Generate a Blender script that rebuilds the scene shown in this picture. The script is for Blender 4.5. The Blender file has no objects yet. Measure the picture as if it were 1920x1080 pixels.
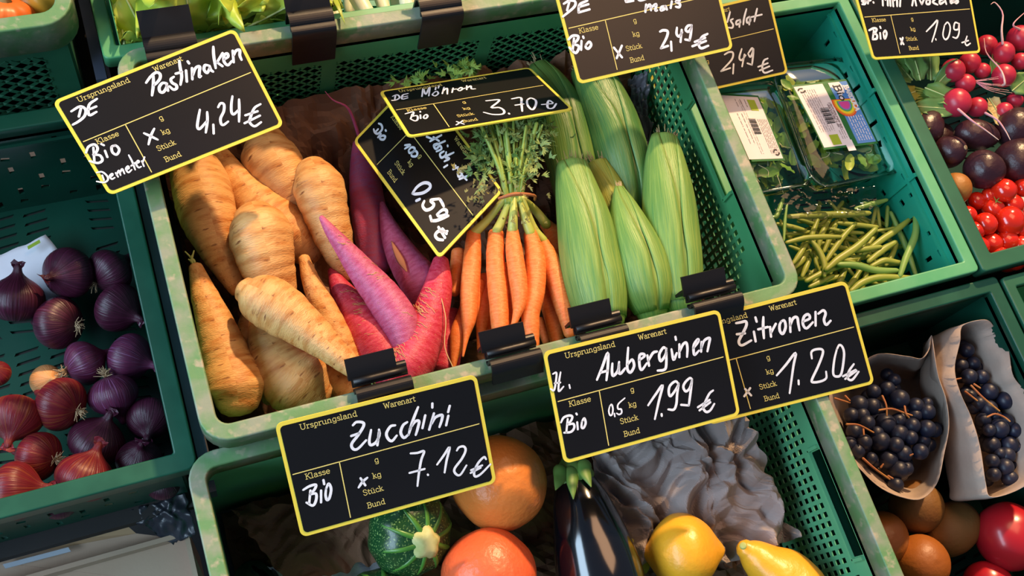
import bpy, math, random
from mathutils import Vector, Matrix, noise
random.seed(7)
SC=bpy.context.scene; COL=SC.collection
# ---------------------------------------------------------------- camera, light, exposure
# Scene is laid out in centimetres: x along the crates, y away from the shopper, z up, z=0 at the
# rim of the middle crate, which stands 0.85 m above the pavement.
S=0.01; ZO=0.85
RM=Matrix(((0.9303812425,-0.3060856125,0.2017482130),(-0.2178423853,-0.9042396653,-0.3672809863),(0.2948481622,0.2977620284,-0.9079660432)))
CC=Vector((0.527026687,-22.6928055291,92.1921254784)); FPX=2000.0
def W(p): return Vector((p[0]*S,p[1]*S,p[2]*S+ZO))
cam=bpy.data.objects.new('camera',bpy.data.cameras.new('camera')); COL.objects.link(cam)
r0,r1,r2=RM[0],RM[1],RM[2]
m=Matrix(((r0[0],-r1[0],-r2[0]),(r0[1],-r1[1],-r2[1]),(r0[2],-r1[2],-r2[2]))).to_4x4()
m.translation=W(CC); cam.matrix_world=m
cam.data.sensor_width=36; cam.data.lens=FPX/1920*36; cam.data.clip_start=0.01
SC.camera=cam
def light(name,kind,energy,color,loc=(0,0,0),target=(0,0,0),**kw):
    L=bpy.data.lights.new(name,kind); L.energy=energy; L.color=color
    for k,v in kw.items(): setattr(L,k,v)
    o=bpy.data.objects.new(name,L); COL.objects.link(o)
    a,b=W(loc),W(target); o.location=a; o.rotation_euler=(b-a).to_track_quat('-Z','Y').to_euler(); return o
light('low_sun','SUN',4.9,(1,.65,.34),(55,90,92),(0,0,0),angle=math.radians(2.4))
light('street_daylight','AREA',112,(.58,.79,1),(-205,5,160),(30,0,-5),shape='RECTANGLE',size=3.0,size_y=1.1)
light('warm_overhead_fill','AREA',13,(1,.56,.3),(88,45,150),(62,30,0),shape='RECTANGLE',size=1.1,size_y=.8)  # unseen warm light added overhead to give the boards a brown sheen
wd=bpy.data.worlds.new('sky'); SC.world=wd; wd.use_nodes=True
bg=wd.node_tree.nodes['Background']; bg.inputs[0].default_value=(.5,.7,1,1); bg.inputs[1].default_value=.2
SC.view_settings.view_transform='Standard'; SC.view_settings.look='None'
SC.view_settings.exposure=0.0; SC.view_settings.gamma=1; SC.view_settings.use_curve_mapping=False

# ---------------------------------------------------------------- projection helpers
def U(px,py,z=0.):
    d=RM.transposed()@Vector(((px-960)/FPX,(py-540)/FPX,1)); s=(z-CC.z)/d.z; return CC+d*s
def depth(p): return (RM@(Vector(p)-CC)).z
def PR(p):
    q=RM@(Vector(p)-CC); return (960+FPX*q.x/q.z,540+FPX*q.y/q.z)
def rc(rpx,p): return rpx*depth(p)/FPX
# ---------------------------------------------------------------- materials
def lin(c):
    if isinstance(c,str): c=[int(c[i:i+2],16)/255 for i in (0,2,4)]
    return tuple((x/12.92 if x<=.04045 else ((x+.055)/1.055)**2.4) for x in c[:3])+(1,)
MC={}
def mat(name,base,c2=None,scale=8,ramp=(.4,.65),detail=4,rough=.5,spec=.5,bump=0,bscale=60,vec='obj',stretch=(1,1,1),c3=None,s3=30,r3=(.6,.7),coat=0,sss=0,metal=0,dist=0,alpha=1,trans=0,sheen=0):
    if name in MC: return MC[name]
    M=bpy.data.materials.new(name); M.use_nodes=True; N=M.node_tree.nodes; L=M.node_tree.links
    B=N['Principled BSDF']; B.inputs['Roughness'].default_value=rough; B.inputs['Specular IOR Level'].default_value=spec
    B.inputs['Metallic'].default_value=metal; B.inputs['Coat Weight'].default_value=coat; B.inputs['Coat Roughness'].default_value=.12
    B.inputs['Alpha'].default_value=alpha; B.inputs['Transmission Weight'].default_value=trans; B.inputs['Base Color'].default_value=lin(base)
    if sss:
        B.inputs['Subsurface Weight'].default_value=sss; B.inputs['Subsurface Radius'].default_value=(1,.5,.25); B.inputs['Subsurface Scale'].default_value=.006
    tc=N.new('ShaderNodeTexCoord'); mp=N.new('ShaderNodeMapping'); mp.inputs['Scale'].default_value=stretch
    L.new(tc.outputs['UV' if vec=='uv' else 'Object'],mp.inputs[0])
    def nz(sc,de):
        n=N.new('ShaderNodeTexNoise'); n.inputs['Scale'].default_value=sc; n.inputs['Detail'].default_value=de
        n.inputs['Distortion'].default_value=dist; L.new(mp.outputs[0],n.inputs['Vector']); return n
    def rp(n,a,b):
        r=N.new('ShaderNodeValToRGB'); r.color_ramp.elements[0].position=a; r.color_ramp.elements[1].position=b
        L.new(n.outputs[0],r.inputs[0]); return r
    cur=None
    if c2 is not None:
        r=rp(nz(scale,detail),*ramp); r.color_ramp.elements[0].color=lin(base); r.color_ramp.elements[1].color=lin(c2); cur=r.outputs[0]
    if c3 is not None:
        r=rp(nz(s3,3),*r3); mx=N.new('ShaderNodeMix'); mx.data_type='RGBA'
        L.new(r.outputs[0],mx.inputs[0])
        if cur: L.new(cur,mx.inputs[6])
        else: mx.inputs[6].default_value=lin(base)
        mx.inputs[7].default_value=lin(c3); cur=mx.outputs[2]
    if cur: L.new(cur,B.inputs['Base Color'])
    if bump:
        b=N.new('ShaderNodeBump'); b.inputs['Strength'].default_value=bump; b.inputs['Distance'].default_value=.002
        L.new(nz(bscale,3).outputs[0],b.inputs['Height']); L.new(b.outputs[0],B.inputs['Normal'])
    MC[name]=M; return M
# ---------------------------------------------------------------- object helpers
def tag(o,label=None,cat=None,group=None,kind=None):
    for k,v in (('label',label),('category',cat),('group',group),('kind',kind)):
        if v: o[k]=v
    return o
def mk(name,V,F,m,parent=None,smooth=True,uv=None,mi=None):
    V=[Vector(v) for v in V]; n=len(V)
    o=Vector((sum(v.x for v in V)/n,sum(v.y for v in V)/n,min(v.z for v in V)))
    me=bpy.data.meshes.new(name); me.from_pydata([((v-o)*S) for v in V],[],F)
    for x in (m if isinstance(m,(list,tuple)) else [m]): me.materials.append(x)
    if mi: me.polygons.foreach_set('material_index',mi)
    if uv:
        ul=me.uv_layers.new(name='UVMap'); k=0
        for p in me.polygons:
            for li in p.loop_indices: ul.data[li].uv=uv[k]; k+=1
    if smooth: me.polygons.foreach_set('use_smooth',[True]*len(me.polygons))
    me.update(); ob=bpy.data.objects.new(name,me); COL.objects.link(ob)
    ob.location=W(o)
    if parent: ob.parent=parent; ob.location=W(o)-W(parent['_o'])
    ob['_o']=tuple(o); return ob
def thing(name,label,cat,loc,group=None):
    o=bpy.data.objects.new(name,None); COL.objects.link(o); o.location=W(loc); o['_o']=tuple(loc); o.empty_display_size=.02
    return tag(o,label,cat,group)
def copy_thing(o,delta,label=None):
    c=o.copy(); COL.objects.link(c); c.location=o.location+Vector(delta)*S; c['_o']=tuple(Vector(o['_o'])+Vector(delta))
    if label: c['label']=label
    for ch in o.children:
        d=ch.copy(); COL.objects.link(d); d.parent=c
    return c
class MB:
    def __init__(s): s.V=[]; s.F=[]; s.mi=[]
    def add(s,V,F,i=0):
        k=len(s.V); s.V+=[Vector(v) for v in V]; s.F+=[tuple(a+k for a in f) for f in F]; s.mi+=[i]*len(F)
    def box(s,a,b,i=0):
        x0,y0,z0=a; x1,y1,z1=b
        s.add([(x0,y0,z0),(x1,y0,z0),(x1,y1,z0),(x0,y1,z0),(x0,y0,z1),(x1,y0,z1),(x1,y1,z1),(x0,y1,z1)],
              [(0,3,2,1),(4,5,6,7),(0,1,5,4),(1,2,6,5),(2,3,7,6),(3,0,4,7)],i)
    def bar(s,p,q,n,w,t,i=0):
        p,q,n=Vector(p),Vector(q),Vector(n).normalized(); d=(q-p).normalized(); sd=d.cross(n)*(w/2); n=n*t
        V=[p-sd,p+sd,q+sd,q-sd]; V=V+[v-n for v in V]
        s.add(V,[(0,1,2,3),(7,6,5,4),(0,4,5,1),(1,5,6,2),(2,6,7,3),(3,7,4,0)],i)
    def build(s,name,m,parent=None,smooth=False): return mk(name,s.V,s.F,m,parent,smooth,mi=s.mi)
def cr(pts,n):
    P=[Vector(p) for p in pts]; P=[P[0]*2-P[1]]+P+[P[-1]*2-P[-2]]; out=[]
    m_=len(P)-3
    for k in range(n):
        t=k/(n-1)*m_; i=min(int(t),m_-1); t-=i; a,b,c,d=P[i:i+4]
        out.append(.5*((2*b)+(c-a)*t+(2*a-5*b+4*c-d)*t*t+(3*b-a-3*c+d)*t*t*t))
    return out
def sweep(pts,n=28,seg=20,lump=0,lfreq=.25,seed=0,cap=(1,1),flat=1,ring=0):
    """pts: (x,y,z,r) cm -> V,F,uv  with rounded ends"""
    P=cr([Vector(p) for p in pts],n) if len(pts)>2 else [Vector(pts[0]).lerp(Vector(pts[1]),k/(n-1)) for k in range(n)]
    C=[Vector(p[:3]) for p in P]; Rr=[max(.03,p[3]) for p in P]
    T=[(C[min(i+1,n-1)]-C[max(i-1,0)]).normalized() for i in range(n)]
    rings=[]
    for k in (0,.35,.7): 
        a=k*math.pi/2; rings.append((C[0]-T[0]*Rr[0]*cap[0]*math.cos(a),max(.02,Rr[0]*math.sin(a)),T[0]))
    for i in range(n): rings.append((C[i],Rr[i],T[i]))
    for k in (.7,.35,0):
        a=k*math.pi/2; rings.append((C[-1]+T[-1]*Rr[-1]*cap[1]*math.cos(a),max(.02,Rr[-1]*math.sin(a)),T[-1]))
    up=Vector((0,0,1)); 
    if abs(T[0].dot(up))>.9: up=Vector((0,1,0))
    nrm=(up-T[0]*up.dot(T[0])).normalized(); V=[]; ln=[0]; prev=None
    for j,(c,r,t) in enumerate(rings):
        nrm=(nrm-t*nrm.dot(t)).normalized(); b=t.cross(nrm)
        if j: ln.append(ln[-1]+(c-prev).length)
        prev=c
        for k in range(seg):
            a=2*math.pi*k/seg; d=nrm*math.cos(a)*flat+b*math.sin(a); rr=r
            if lump:
                q=(c+d*r)*lfreq+Vector((seed*7.3,0,0)); rr=r*(1+lump*noise.noise(q))
            if ring: rr*=1+ring*noise.noise(Vector((ln[-1]*1.6,seed*3.1,math.cos(a)*.5)))
            V.append(c+d*rr)
    F=[];uv=[]; m_=len(rings)
    for j in range(m_-1):
        for k in range(seg):
            k2=(k+1)%seg; F.append((j*seg+k,j*seg+k2,(j+1)*seg+k2,(j+1)*seg+k))
            uv+=[(ln[j]*.1,k/seg),(ln[j]*.1,(k+1)/seg),(ln[j+1]*.1,(k+1)/seg),(ln[j+1]*.1,k/seg)]
    for j,rev in ((0,True),(m_-1,False)):
        f=tuple(range(j*seg,j*seg+seg)); F.append(f[::-1] if rev else f); uv+=[(ln[j]*.1,0)]*seg
    return V,F,uv
def pxs(pts,z=None):
    """(px,py,z,rpx) list -> cm sweep points"""
    out=[]
    for p in pts:
        c=U(p[0],p[1],p[2]); out.append((c.x,c.y,c.z,rc(p[3],c)))
    return out
def root(name,pts,m,parent=None,**k):
    V,F,uv=sweep(pxs(pts),**k); return mk(name,V,F,m,parent,True,uv)
def tube(name,pts,r,m,parent=None,n=14,seg=6,taper=1):
    k=len(pts); V,F,uv=sweep([(p[0],p[1],p[2],r*(1+(taper-1)*i/(k-1))) for i,p in enumerate(pts)],n=n,seg=seg)
    return mk(name,V,F,m,parent,True,uv)
def lathe(c,ax,prof,seg=28,lump=0,seed=0,rib=0,nr=10,flat=1.):
    ax=Vector(ax).normalized(); up=Vector((1,0,0)) if abs(ax.x)<.8 else Vector((0,1,0))
    a1=(up-ax*up.dot(ax)).normalized(); a2=ax.cross(a1); c=Vector(c); V=[];F=[];uv=[]; pr=cr([(p[0],p[1],0) for p in prof],len(prof)*4)
    for p in pr:
        for k in range(seg):
            a=2*math.pi*k/seg; d=a1*math.cos(a)+a2*math.sin(a)*flat; r=max(0.01,p.y)
            q=c+ax*p.x+d*r
            if rib: q=c+ax*p.x+d*r*(1+rib*math.cos(nr*a))
            if lump: q+=d*r*lump*noise.noise(q*.35+Vector((seed*5.1,0,0)))
            V.append(q)
    m_=len(pr)
    for j in range(m_-1):
        for k in range(seg):
            k2=(k+1)%seg; F.append((j*seg+k,j*seg+k2,(j+1)*seg+k2,(j+1)*seg+k))
            uv+=[(j/m_,k/seg),(j/m_,(k+1)/seg),((j+1)/m_,(k+1)/seg),((j+1)/m_,k/seg)]
    F.append(tuple(range(seg))[::-1]); uv+=[(0,0)]*seg
    F.append(tuple(range((m_-1)*seg,m_*seg))); uv+=[(1,0)]*seg
    return V,F,uv
SPH=[(-1,.0),(-.92,.38),(-.7,.72),(-.35,.94),(0,1),(.35,.94),(.7,.72),(.92,.38),(1,.0)]
def ball(name,px,py,z,rpx,m,parent=None,ax=(0,0,1),el=1,lump=.04,seed=0,seg=24,label=None,cat=None,group=None,prof=SPH):
    c=U(px,py,z); r=rc(rpx,c)
    V,F,uv=lathe(c,ax,[(p[0]*r*el,p[1]*r) for p in prof],seg,lump,seed)
    return tag(mk(name,V,F,m,parent,True,uv),label,cat,group)
# ---------------------------------------------------------------- crates
def rrect(x0,y0,x1,y1,r,n=6):
    P=[]
    for cx,cy,a0 in ((x1-r,y1-r,0),(x0+r,y1-r,90),(x0+r,y0+r,180),(x1-r,y0+r,270)):
        for k in range(n+1):
            a=math.radians(a0+90*k/n); P.append((cx+r*math.cos(a),cy+r*math.sin(a)))
    return P
def loft(loops,closed=True,caps=False):
    n=len(loops[0]); V=[v for l in loops for v in l]; F=[]; m_=len(loops)
    for j in range(m_ if closed else m_-1):
        j2=(j+1)%m_
        for k in range(n): k2=(k+1)%n; F.append((j*n+k,j*n+k2,j2*n+k2,j2*n+k))
    if caps: F+= [tuple(range(n))[::-1],tuple(range((m_-1)*n,m_*n))]
    return V,F
def panel(mb,O,A,B,N,cells,ca,cb,hole,t=.25):
    """perforated sheet: O origin, A,B unit axes, N inward normal; cells=(na,nb); hole(i,j)->4 pts in cell (0..1) or None"""
    O,A,B,N=Vector(O),Vector(A),Vector(B),Vector(N)
    for i in range(cells[0]):
        for j in range(cells[1]):
            def pt(u,v,d): return O+A*((i+u)*ca)+B*((j+v)*cb)-N*d
            h=hole(i,j); q=[(0,0),(1,0),(1,1),(0,1)]
            if h is None:
                mb.add([pt(*a,0) for a in q]+[pt(*a,t) for a in q],[(0,1,2,3),(7,6,5,4)])
            elif h!='open':
                mb.add([pt(*a,0) for a in q]+[pt(*a,0) for a in h]+[pt(*a,t) for a in q]+[pt(*a,t) for a in h],
                  [f for k in range(4) for k2 in [(k+1)%4] for f in ((k,k2,4+k2,4+k),(8+k2,8+k,12+k,12+k2),(4+k,4+k2,12+k2,12+k))])
def lattice(mb,O,A,B,N,w,h,sp,bw=.38,t=.3):
    O,A,B,N=Vector(O),Vector(A),Vector(B),Vector(N)
    for sgn in (1,-1):
        k=-int((w+h)/sp)-2
        while k*sp<w+h+2:
            c=k*sp; k+=1
            # line  a - sgn*slope*b = c ; slope 1.25 (flattened diamonds)
            sl=1.3; pts=[]
            if sgn>0: f=lambda b:c+sl*b-h
            else: f=lambda b:c-sl*b+h
            b0,b1=0.,h; a0,a1=f(b0),f(b1)
            def clip(b0,a0,b1,a1):
                for lim,s_ in ((0,1),(w,-1)):
                    if s_*(a0-lim)<0 and s_*(a1-lim)<0: return None
                    if s_*(a0-lim)<0: tt=(lim-a0)/(a1-a0); b0,a0=b0+(b1-b0)*tt,lim
                    if s_*(a1-lim)<0: tt=(lim-a1)/(a0-a1); b1,a1=b1+(b0-b1)*tt,lim
                return b0,a0,b1,a1
            r=clip(b0,a0,b1,a1)
            if r and abs(r[0]-r[2])>.3: mb.bar(O+A*r[1]+B*r[0],O+A*r[3]+B*r[2],N,bw,t)
def crate(name,label,x0,y0,x1,y1,z,dep,mr,mw,rw=1.5,cr_=2.6,lip=3,walls={},mf=None,group=None,rim_low=None,handles=True):
    T=thing(name,label,'crate',((x0+x1)/2,(y0+y1)/2,z-dep),group)
    L=[]
    for ins,dz in ((0,-lip),(0,-.2),(0,-.12),(.06,-.03),(.16,0),(.2,0),(rw-.2,0),(rw-.14,0),(rw-.05,-.04),(rw,-.16),(rw,-.24),(rw,-lip),(rw-.25,-lip),(rw-.25,-.6),(.25,-.6),(.25,-lip)):
        L.append([(px,py,z+dz) for px,py in rrect(x0+ins,y0+ins,x1-ins,y1-ins,max(.25,cr_-ins))])
    V,F=loft(L); mk('rim',V,F,mr,T,True)
    a,b,c,d=x0+rw,y0+rw,x1-rw,y1-rw; zt=z-lip+.5; zb=z-dep
    spec={'back':((a,d,zb),(1,0,0),(0,0,1),(0,-1,0),c-a),'front':((a,b,zb),(1,0,0),(0,0,1),(0,1,0),c-a),
          'left':((a,b,zb),(0,1,0),(0,0,1),(1,0,0),d-b),'right':((c,b,zb),(0,1,0),(0,0,1),(-1,0,0),d-b)}
    for k,(O,A,B,N,w) in spec.items():
        mb=MB(); h=zt-zb; O=Vector(O);A=Vector(A);B=Vector(B);N=Vector(N); f=walls.get(k,'solid')
        def slab(u0,v0,u1,v1,t=.25):
            p=O+A*u0+B*v0; q=O+A*u1+B*v1; r=q-N*t
            lo=[min(p[i],q[i],r[i]) for i in range(3)]; hi=[max(p[i],q[i],r[i]) for i in range(3)]; mb.box(lo,hi)
        if f=='solid': slab(0,0,w,h)
        elif f=='none': slab(0,0,w,1.5)
        elif f=='lattice' or f=='lattice_big':
            ed=5.; top=3.2; slab(0,0,w,1.4); slab(0,h-top,w,h); slab(0,1.4,ed-2.5,h-top); slab(w-ed+2.5,1.4,w,h-top)
            nb=3 if w>45 else 2; bw=(w-2*ed+5-(nb-1)*1.6)/nb
            for i in range(nb):
                u=ed-2.5+i*(bw+1.6); lattice(mb,O+A*u+B*1.4-N*.02,A,B,N,bw,h-top-1.4,1.55 if f=='lattice' else 2.0,.62 if f=='lattice' else .75)
                if i<nb-1: slab(u+bw,1.4,u+bw+1.6,h-top)
        elif f=='grid':
            # solid frame, square perforations, hand slot below the rim
            s0,s1=w*.33,w*.63; zs0,zs1=h-2.6,h-.6
            slab(0,h-.6,w,h); slab(0,zs0,s0,h-.6); slab(s1,zs0,w,h-.6); ca=.98; cb=1.36
            na=int((w-3)/ca); u0=(w-na*ca)/2; nb=int((zs0-1.2)/cb); v0=zs0-nb*cb
            slab(0,0,w,v0); slab(0,v0,u0,zs0); slab(u0+na*ca,v0,w,zs0)
            hq=[(.22,.18),(.78,.18),(.78,.82),(.22,.82)]
            def hole(i,j):
                u=u0+(i+.5)*ca; e=min(u,w-u); v=(nb-1-j)
                if e<1.6+max(0,(nb-4-v*1.6))*0+ (4.2-v*1.1 if v<4 else 0): return None
                if v==0 and s0-1.5<u<s1+1.5: return None
                return hq
            panel(mb,O+A*u0+B*v0,A,B,N,(na,nb),ca,cb,hole,.14)
            for (p,q) in (((s0-.3,zs0),(s1+.3,zs0)),((s0-.3,zs0),(s0-.3,zs1)),((s1+.3,zs0),(s1+.3,zs1))):
                mb.bar(O+A*p[0]+B*p[1]+N*.35,O+A*q[0]+B*q[1]+N*.35,N,.35,.4)
        elif f=='slots':
            ca=2.6; cb=2.4; na=int(w/ca); nb=int(h/cb); u0=(w-na*ca)/2; v0=(h-nb*cb)/2
            slab(0,0,w,v0); slab(0,h-v0,w,h); slab(0,v0,u0,h-v0); slab(w-u0,v0,w,h-v0)
            def hole(i,j):
                if (i*7+j*5)%3==0: return None
                return [(.3,.38),(.62,.3),(.68,.58),(.36,.66)] if (i+j)%2 else [(.42,.2),(.62,.2),(.62,.75),(.42,.75)]
            panel(mb,O+A*u0+B*v0,A,B,N,(na,nb),ca,cb,hole)
            for q in (.33,.66): mb.bar(O+A*(w*q)+N*.3,O+A*(w*q)+B*h+N*.3,N,.5,.35)
            mb.bar(O+B*(h-1.6)+N*.35,O+A*w+B*(h-1.6)+N*.35,N,.4,.35)
        mb.build('side_wall',mw,T)
    mb=MB(); w,h=c-a,d-b; ca,cb=3.4,1.15; na,nb=int(w/ca),int(h/cb); u0,v0=(w-na*ca)/2,(h-nb*cb)/2
    mb.box((a,b,zb-.3),(c,b+v0,zb)); mb.box((a,d-v0,zb-.3),(c,d,zb)); mb.box((a,b+v0,zb-.3),(a+u0,d-v0,zb)); mb.box((c-u0,b+v0,zb-.3),(c,d-v0,zb))
    def hole(i,j):
        if i%5==4 or j%9==8: return None
        s_=.0 if (i//5+j//9)%2 else .0
        return [(.12,.1+.1),(.82,.45),(.88,.75),(.18,.5)] if (i//5+j//9)%2 else [(.18,.5),(.88,.2),(.82,.5),(.12,.8)]
    panel(mb,(a+u0,b+v0,zb),(1,0,0),(0,1,0),(0,0,1),(na,nb),ca,cb,hole,.3)
    mb.build('crate_floor',mf or mw,T)
    return T
rimL=mat('weathered light green plastic','598656','828c78',scale=34,ramp=(.4,.62),detail=8,rough=.5,bump=.15,bscale=150,c3='a09a84',s3=90,r3=(.56,.72))
wallG=mat('green crate plastic','3c8656','479060',scale=10,rough=.38,spec=.5,bump=.05,bscale=40)
wallB=mat('light green crate plastic','58a274','64ae80',scale=10,rough=.38,bump=.05,bscale=40)
wallD=mat('deep green crate plastic','0a3a2d','0d4334',scale=10,rough=.35)
rimD=mat('dark green rim plastic','124a38','225e48',scale=20,ramp=(.45,.8),detail=8,rough=.38)
wallT=mat('teal folding crate plastic','1d8e74','22977c',scale=12,rough=.33)
rimT=mat('bright green rim plastic','4fa06e','62aa7a',scale=22,rough=.4)
wallM=mat('mid green crate plastic','245a42','2b664b',scale=12,rough=.4)
crate('vegetable_crate','large green mesh crate with pale worn rim holding parsnips, radishes, carrots and corn',0,0,60,40,0,22,rimL,wallG,walls={'back':'lattice','right':'grid','left':'solid','front':'lattice'},mf=wallD)
crate('vegetable_crate','green mesh crate with pale worn rim in front, holding grapefruit, aubergine and lemon',-2,-39.5,60.2,.55,-4,22,rimL,wallB,walls={'back':'solid','right':'grid','left':'solid','front':'lattice'},mf=wallD)
crate('onion_crate','dark green slotted crate of red onions at the left',-61,.3,-1,40,-8,17,rimD,wallD,rw=1.8,cr_=1.0,lip=2,walls={'back':'slots','right':'solid','left':'slots','front':'slots'})
crate('pumpkin_crate','pale rimmed green crate of orange pumpkins in the top left corner',-62,41,-2.4,81,4,18,rimL,wallM,cr_=3,lip=4,walls={'front':'lattice_big','right':'solid','back':'lattice','left':'solid'})
crate('folding_crate','green folding crate of lettuce and leeks behind the parsnip crate',-1,40.6,59.5,80.5,-2,16,rimT,wallT,rw=1.4,cr_=.6,lip=1.6,walls={k:'slots' for k in ('front','right','back','left')})
crate('folding_crate','bright teal folding crate holding salad packs and green beans',60.6,-.7,87.6,38.6,-8,17,rimT,wallT,rw=1.5,cr_=.6,lip=1.4,walls={'front':'solid','right':'slots','back':'solid','left':'none'})
crate('produce_crate','dark green crate of radishes, avocados and tomatoes at the right edge',88,-1,148,39,-8,17,wallM,wallD,rw=2.0,cr_=.5,lip=2,walls={'left':'slots'})
crate('produce_crate','dark green crate holding paper bags of grapes at lower right',60.8,-41.5,90.6,-1.5,-9.5,18,rimD,wallD,rw=1.7,cr_=.5,lip=1.4,walls={'right':'solid','back':'solid'})
crate('produce_crate','empty dark green crate cut off by the right edge beside the grapes',91.2,-42,151,-1.9,-9.5,18,wallM,wallG,rw=1.4,cr_=.5,lip=1.4,walls={})
crate('produce_crate','dark green crate partly seen behind the salad crate',60.6,39.4,120,79,-8,17,rimT,wallD,rw=1.4,cr_=.5,lip=1.4,walls={})
# display rack under the crates and the ground
steel=mat('blue grey painted steel','5a6378','4c5568',scale=12,rough=.45,metal=.3)
board=mat('dark stained board','1d1b1c','2a2624',scale=9,rough=.7)
rk=thing('display_rack','dark stepped display rack carrying the crates, seen in the gaps between them','rack',(30,10,-85))
def bx(name,a,b,m,parent=None,label=None,cat=None,kind=None):
    mb=MB(); mb.box(a,b); return tag(mb.build(name,m,parent),label,cat,kind=kind)
for (a,b,zz) in (((.2,-.2),(60,40.3),-22.35),((-2,-39.5),(60.2,-.4),-26.35),((-61,.3),(-1,40.8),-25.35),((-62,41),(-2.4,81),-14.35),((-.9,40.6),(60,80.6),-18.35),
        ((60.6,-.9),(148,79),-25.35),((60.8,-42),(151,-1.4),-27.85)):
    bx('shelf_board',(a[0],a[1],zz-1.6),(b[0],b[1],zz),board,rk)
for x in (-58,-1.2,58,145):
    for y in (-36,2,76): bx('leg',(x-1,y-1,-85),(x+1,y+1,-29.5),steel,rk)
bx('steel_rail',(-.85,-2,-12),(.1,40.4,-9.3),steel,label='blue grey steel rail running between the onion crate and the parsnip crate',cat='rail')
bx('steel_rail',(-2.2,41,-12),(-1.15,100,-6),steel,label='blue grey steel rail between the pumpkin crate and the lettuce crate',cat='rail')
bx('floor',(-400,-400,-87),(500,500,-85),mat('grey paving','3a3a3c','4a4846',scale=3,rough=.85,bump=.2),kind='structure')
# ---------------------------------------------------------------- crumpled sheets
def sheet(name,quad,n,amp,seed,m,parent=None,fold=3.2,edge=.5,thick=.06,lift=None,smooth=False,label=None,cat=None,group=None):
    """quad: 4 corners (px,py,z) TL,TR,BR,BL -> crumpled sheet"""
    rnd=random.Random(seed); Q=[U(*q) for q in quad]; nx,ny=n
    dirs=[(Vector((math.cos(a),math.sin(a),0)),fold*(rnd.uniform(1.0,2.2) if q<5 else rnd.uniform(.3,.8)),rnd.uniform(0,9),rnd.uniform(.6,1) if q<5 else rnd.uniform(.22,.5)) for q,a in enumerate([rnd.uniform(0,6.28) for _ in range(15)])]
    V=[]
    for j in range(ny+1):
        for i in range(nx+1):
            u,v=i/nx,j/ny
            eu=edge*noise.noise(Vector((v*7,seed,1)))*(1 if i in(0,nx) else 0); ev=edge*noise.noise(Vector((u*9,seed,5)))*(1 if j in(0,ny) else 0)
            p=Q[0]*(1-u)*(1-v)+Q[1]*u*(1-v)+Q[2]*u*v+Q[3]*(1-u)*v
            w=p+Vector((noise.noise(p*.16+Vector((seed,0,0))),noise.noise(p*.16+Vector((0,seed,3))),0))*3.4; h=0
            for d,Lf,ph,wt in dirs:
                t=(w.dot(d)/Lf+ph)%1; h+=wt*(abs(t-.5)*2-.5)
            h=h/2.2
            p=p+Vector((noise.noise(p*.5+Vector((seed,7,0))),noise.noise(p*.5+Vector((0,seed,9))),0))*.35
            p.x+=eu; p.y+=ev; p.z+=amp*h+(lift(u,v) if lift else 0); V.append(p)
    F=[(j*(nx+1)+i,(j+1)*(nx+1)+i,(j+1)*(nx+1)+i+1,j*(nx+1)+i+1) for j in range(ny) for i in range(nx)]
    o=mk(name,V,F,m,parent,smooth)
    if thick: s=o.modifiers.new('thick','SOLIDIFY'); s.thickness=thick*S; s.offset=-1
    return tag(o,label,cat,group)
kraft=mat('brown kraft paper','6b4c3a','7d5b46',scale=18,rough=.78,spec=.25,bump=.12,bscale=220)
kraftG=mat('grey brown kraft paper','8c807c','988c88',scale=18,rough=.7,spec=.3,bump=.12,bscale=220)
kraftO=mat('grape bag paper','9c8b80','aa998c',scale=20,rough=.75,spec=.2,bump=.15,bscale=260)
white=mat('white paper','dfe0ea','d2d4e2',scale=6,rough=.6)
# liner of the middle crate: rises against the back wall
def linerlift(u,v): return 5.5*max(0,1-v*7)+(-1.5 if v>.8 else 0)
def world_sheet(name,x0,y0,x1,y1,z,n,amp,seed,m,lift=None,**k):
    q=[PR((x0,y1,z)),PR((x1,y1,z)),PR((x1,y0,z)),PR((x0,y0,z))]
    return sheet(name,[(a,b,z) for a,b in q],n,amp,seed,m,lift=lift,**k)
world_sheet('paper_liner',2.3,2.2,57.8,37.6,-16,(110,80),2.2,3,kraft,linerlift,edge=0,label='crumpled brown kraft paper lining the parsnip and carrot crate',cat='paper')
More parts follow.
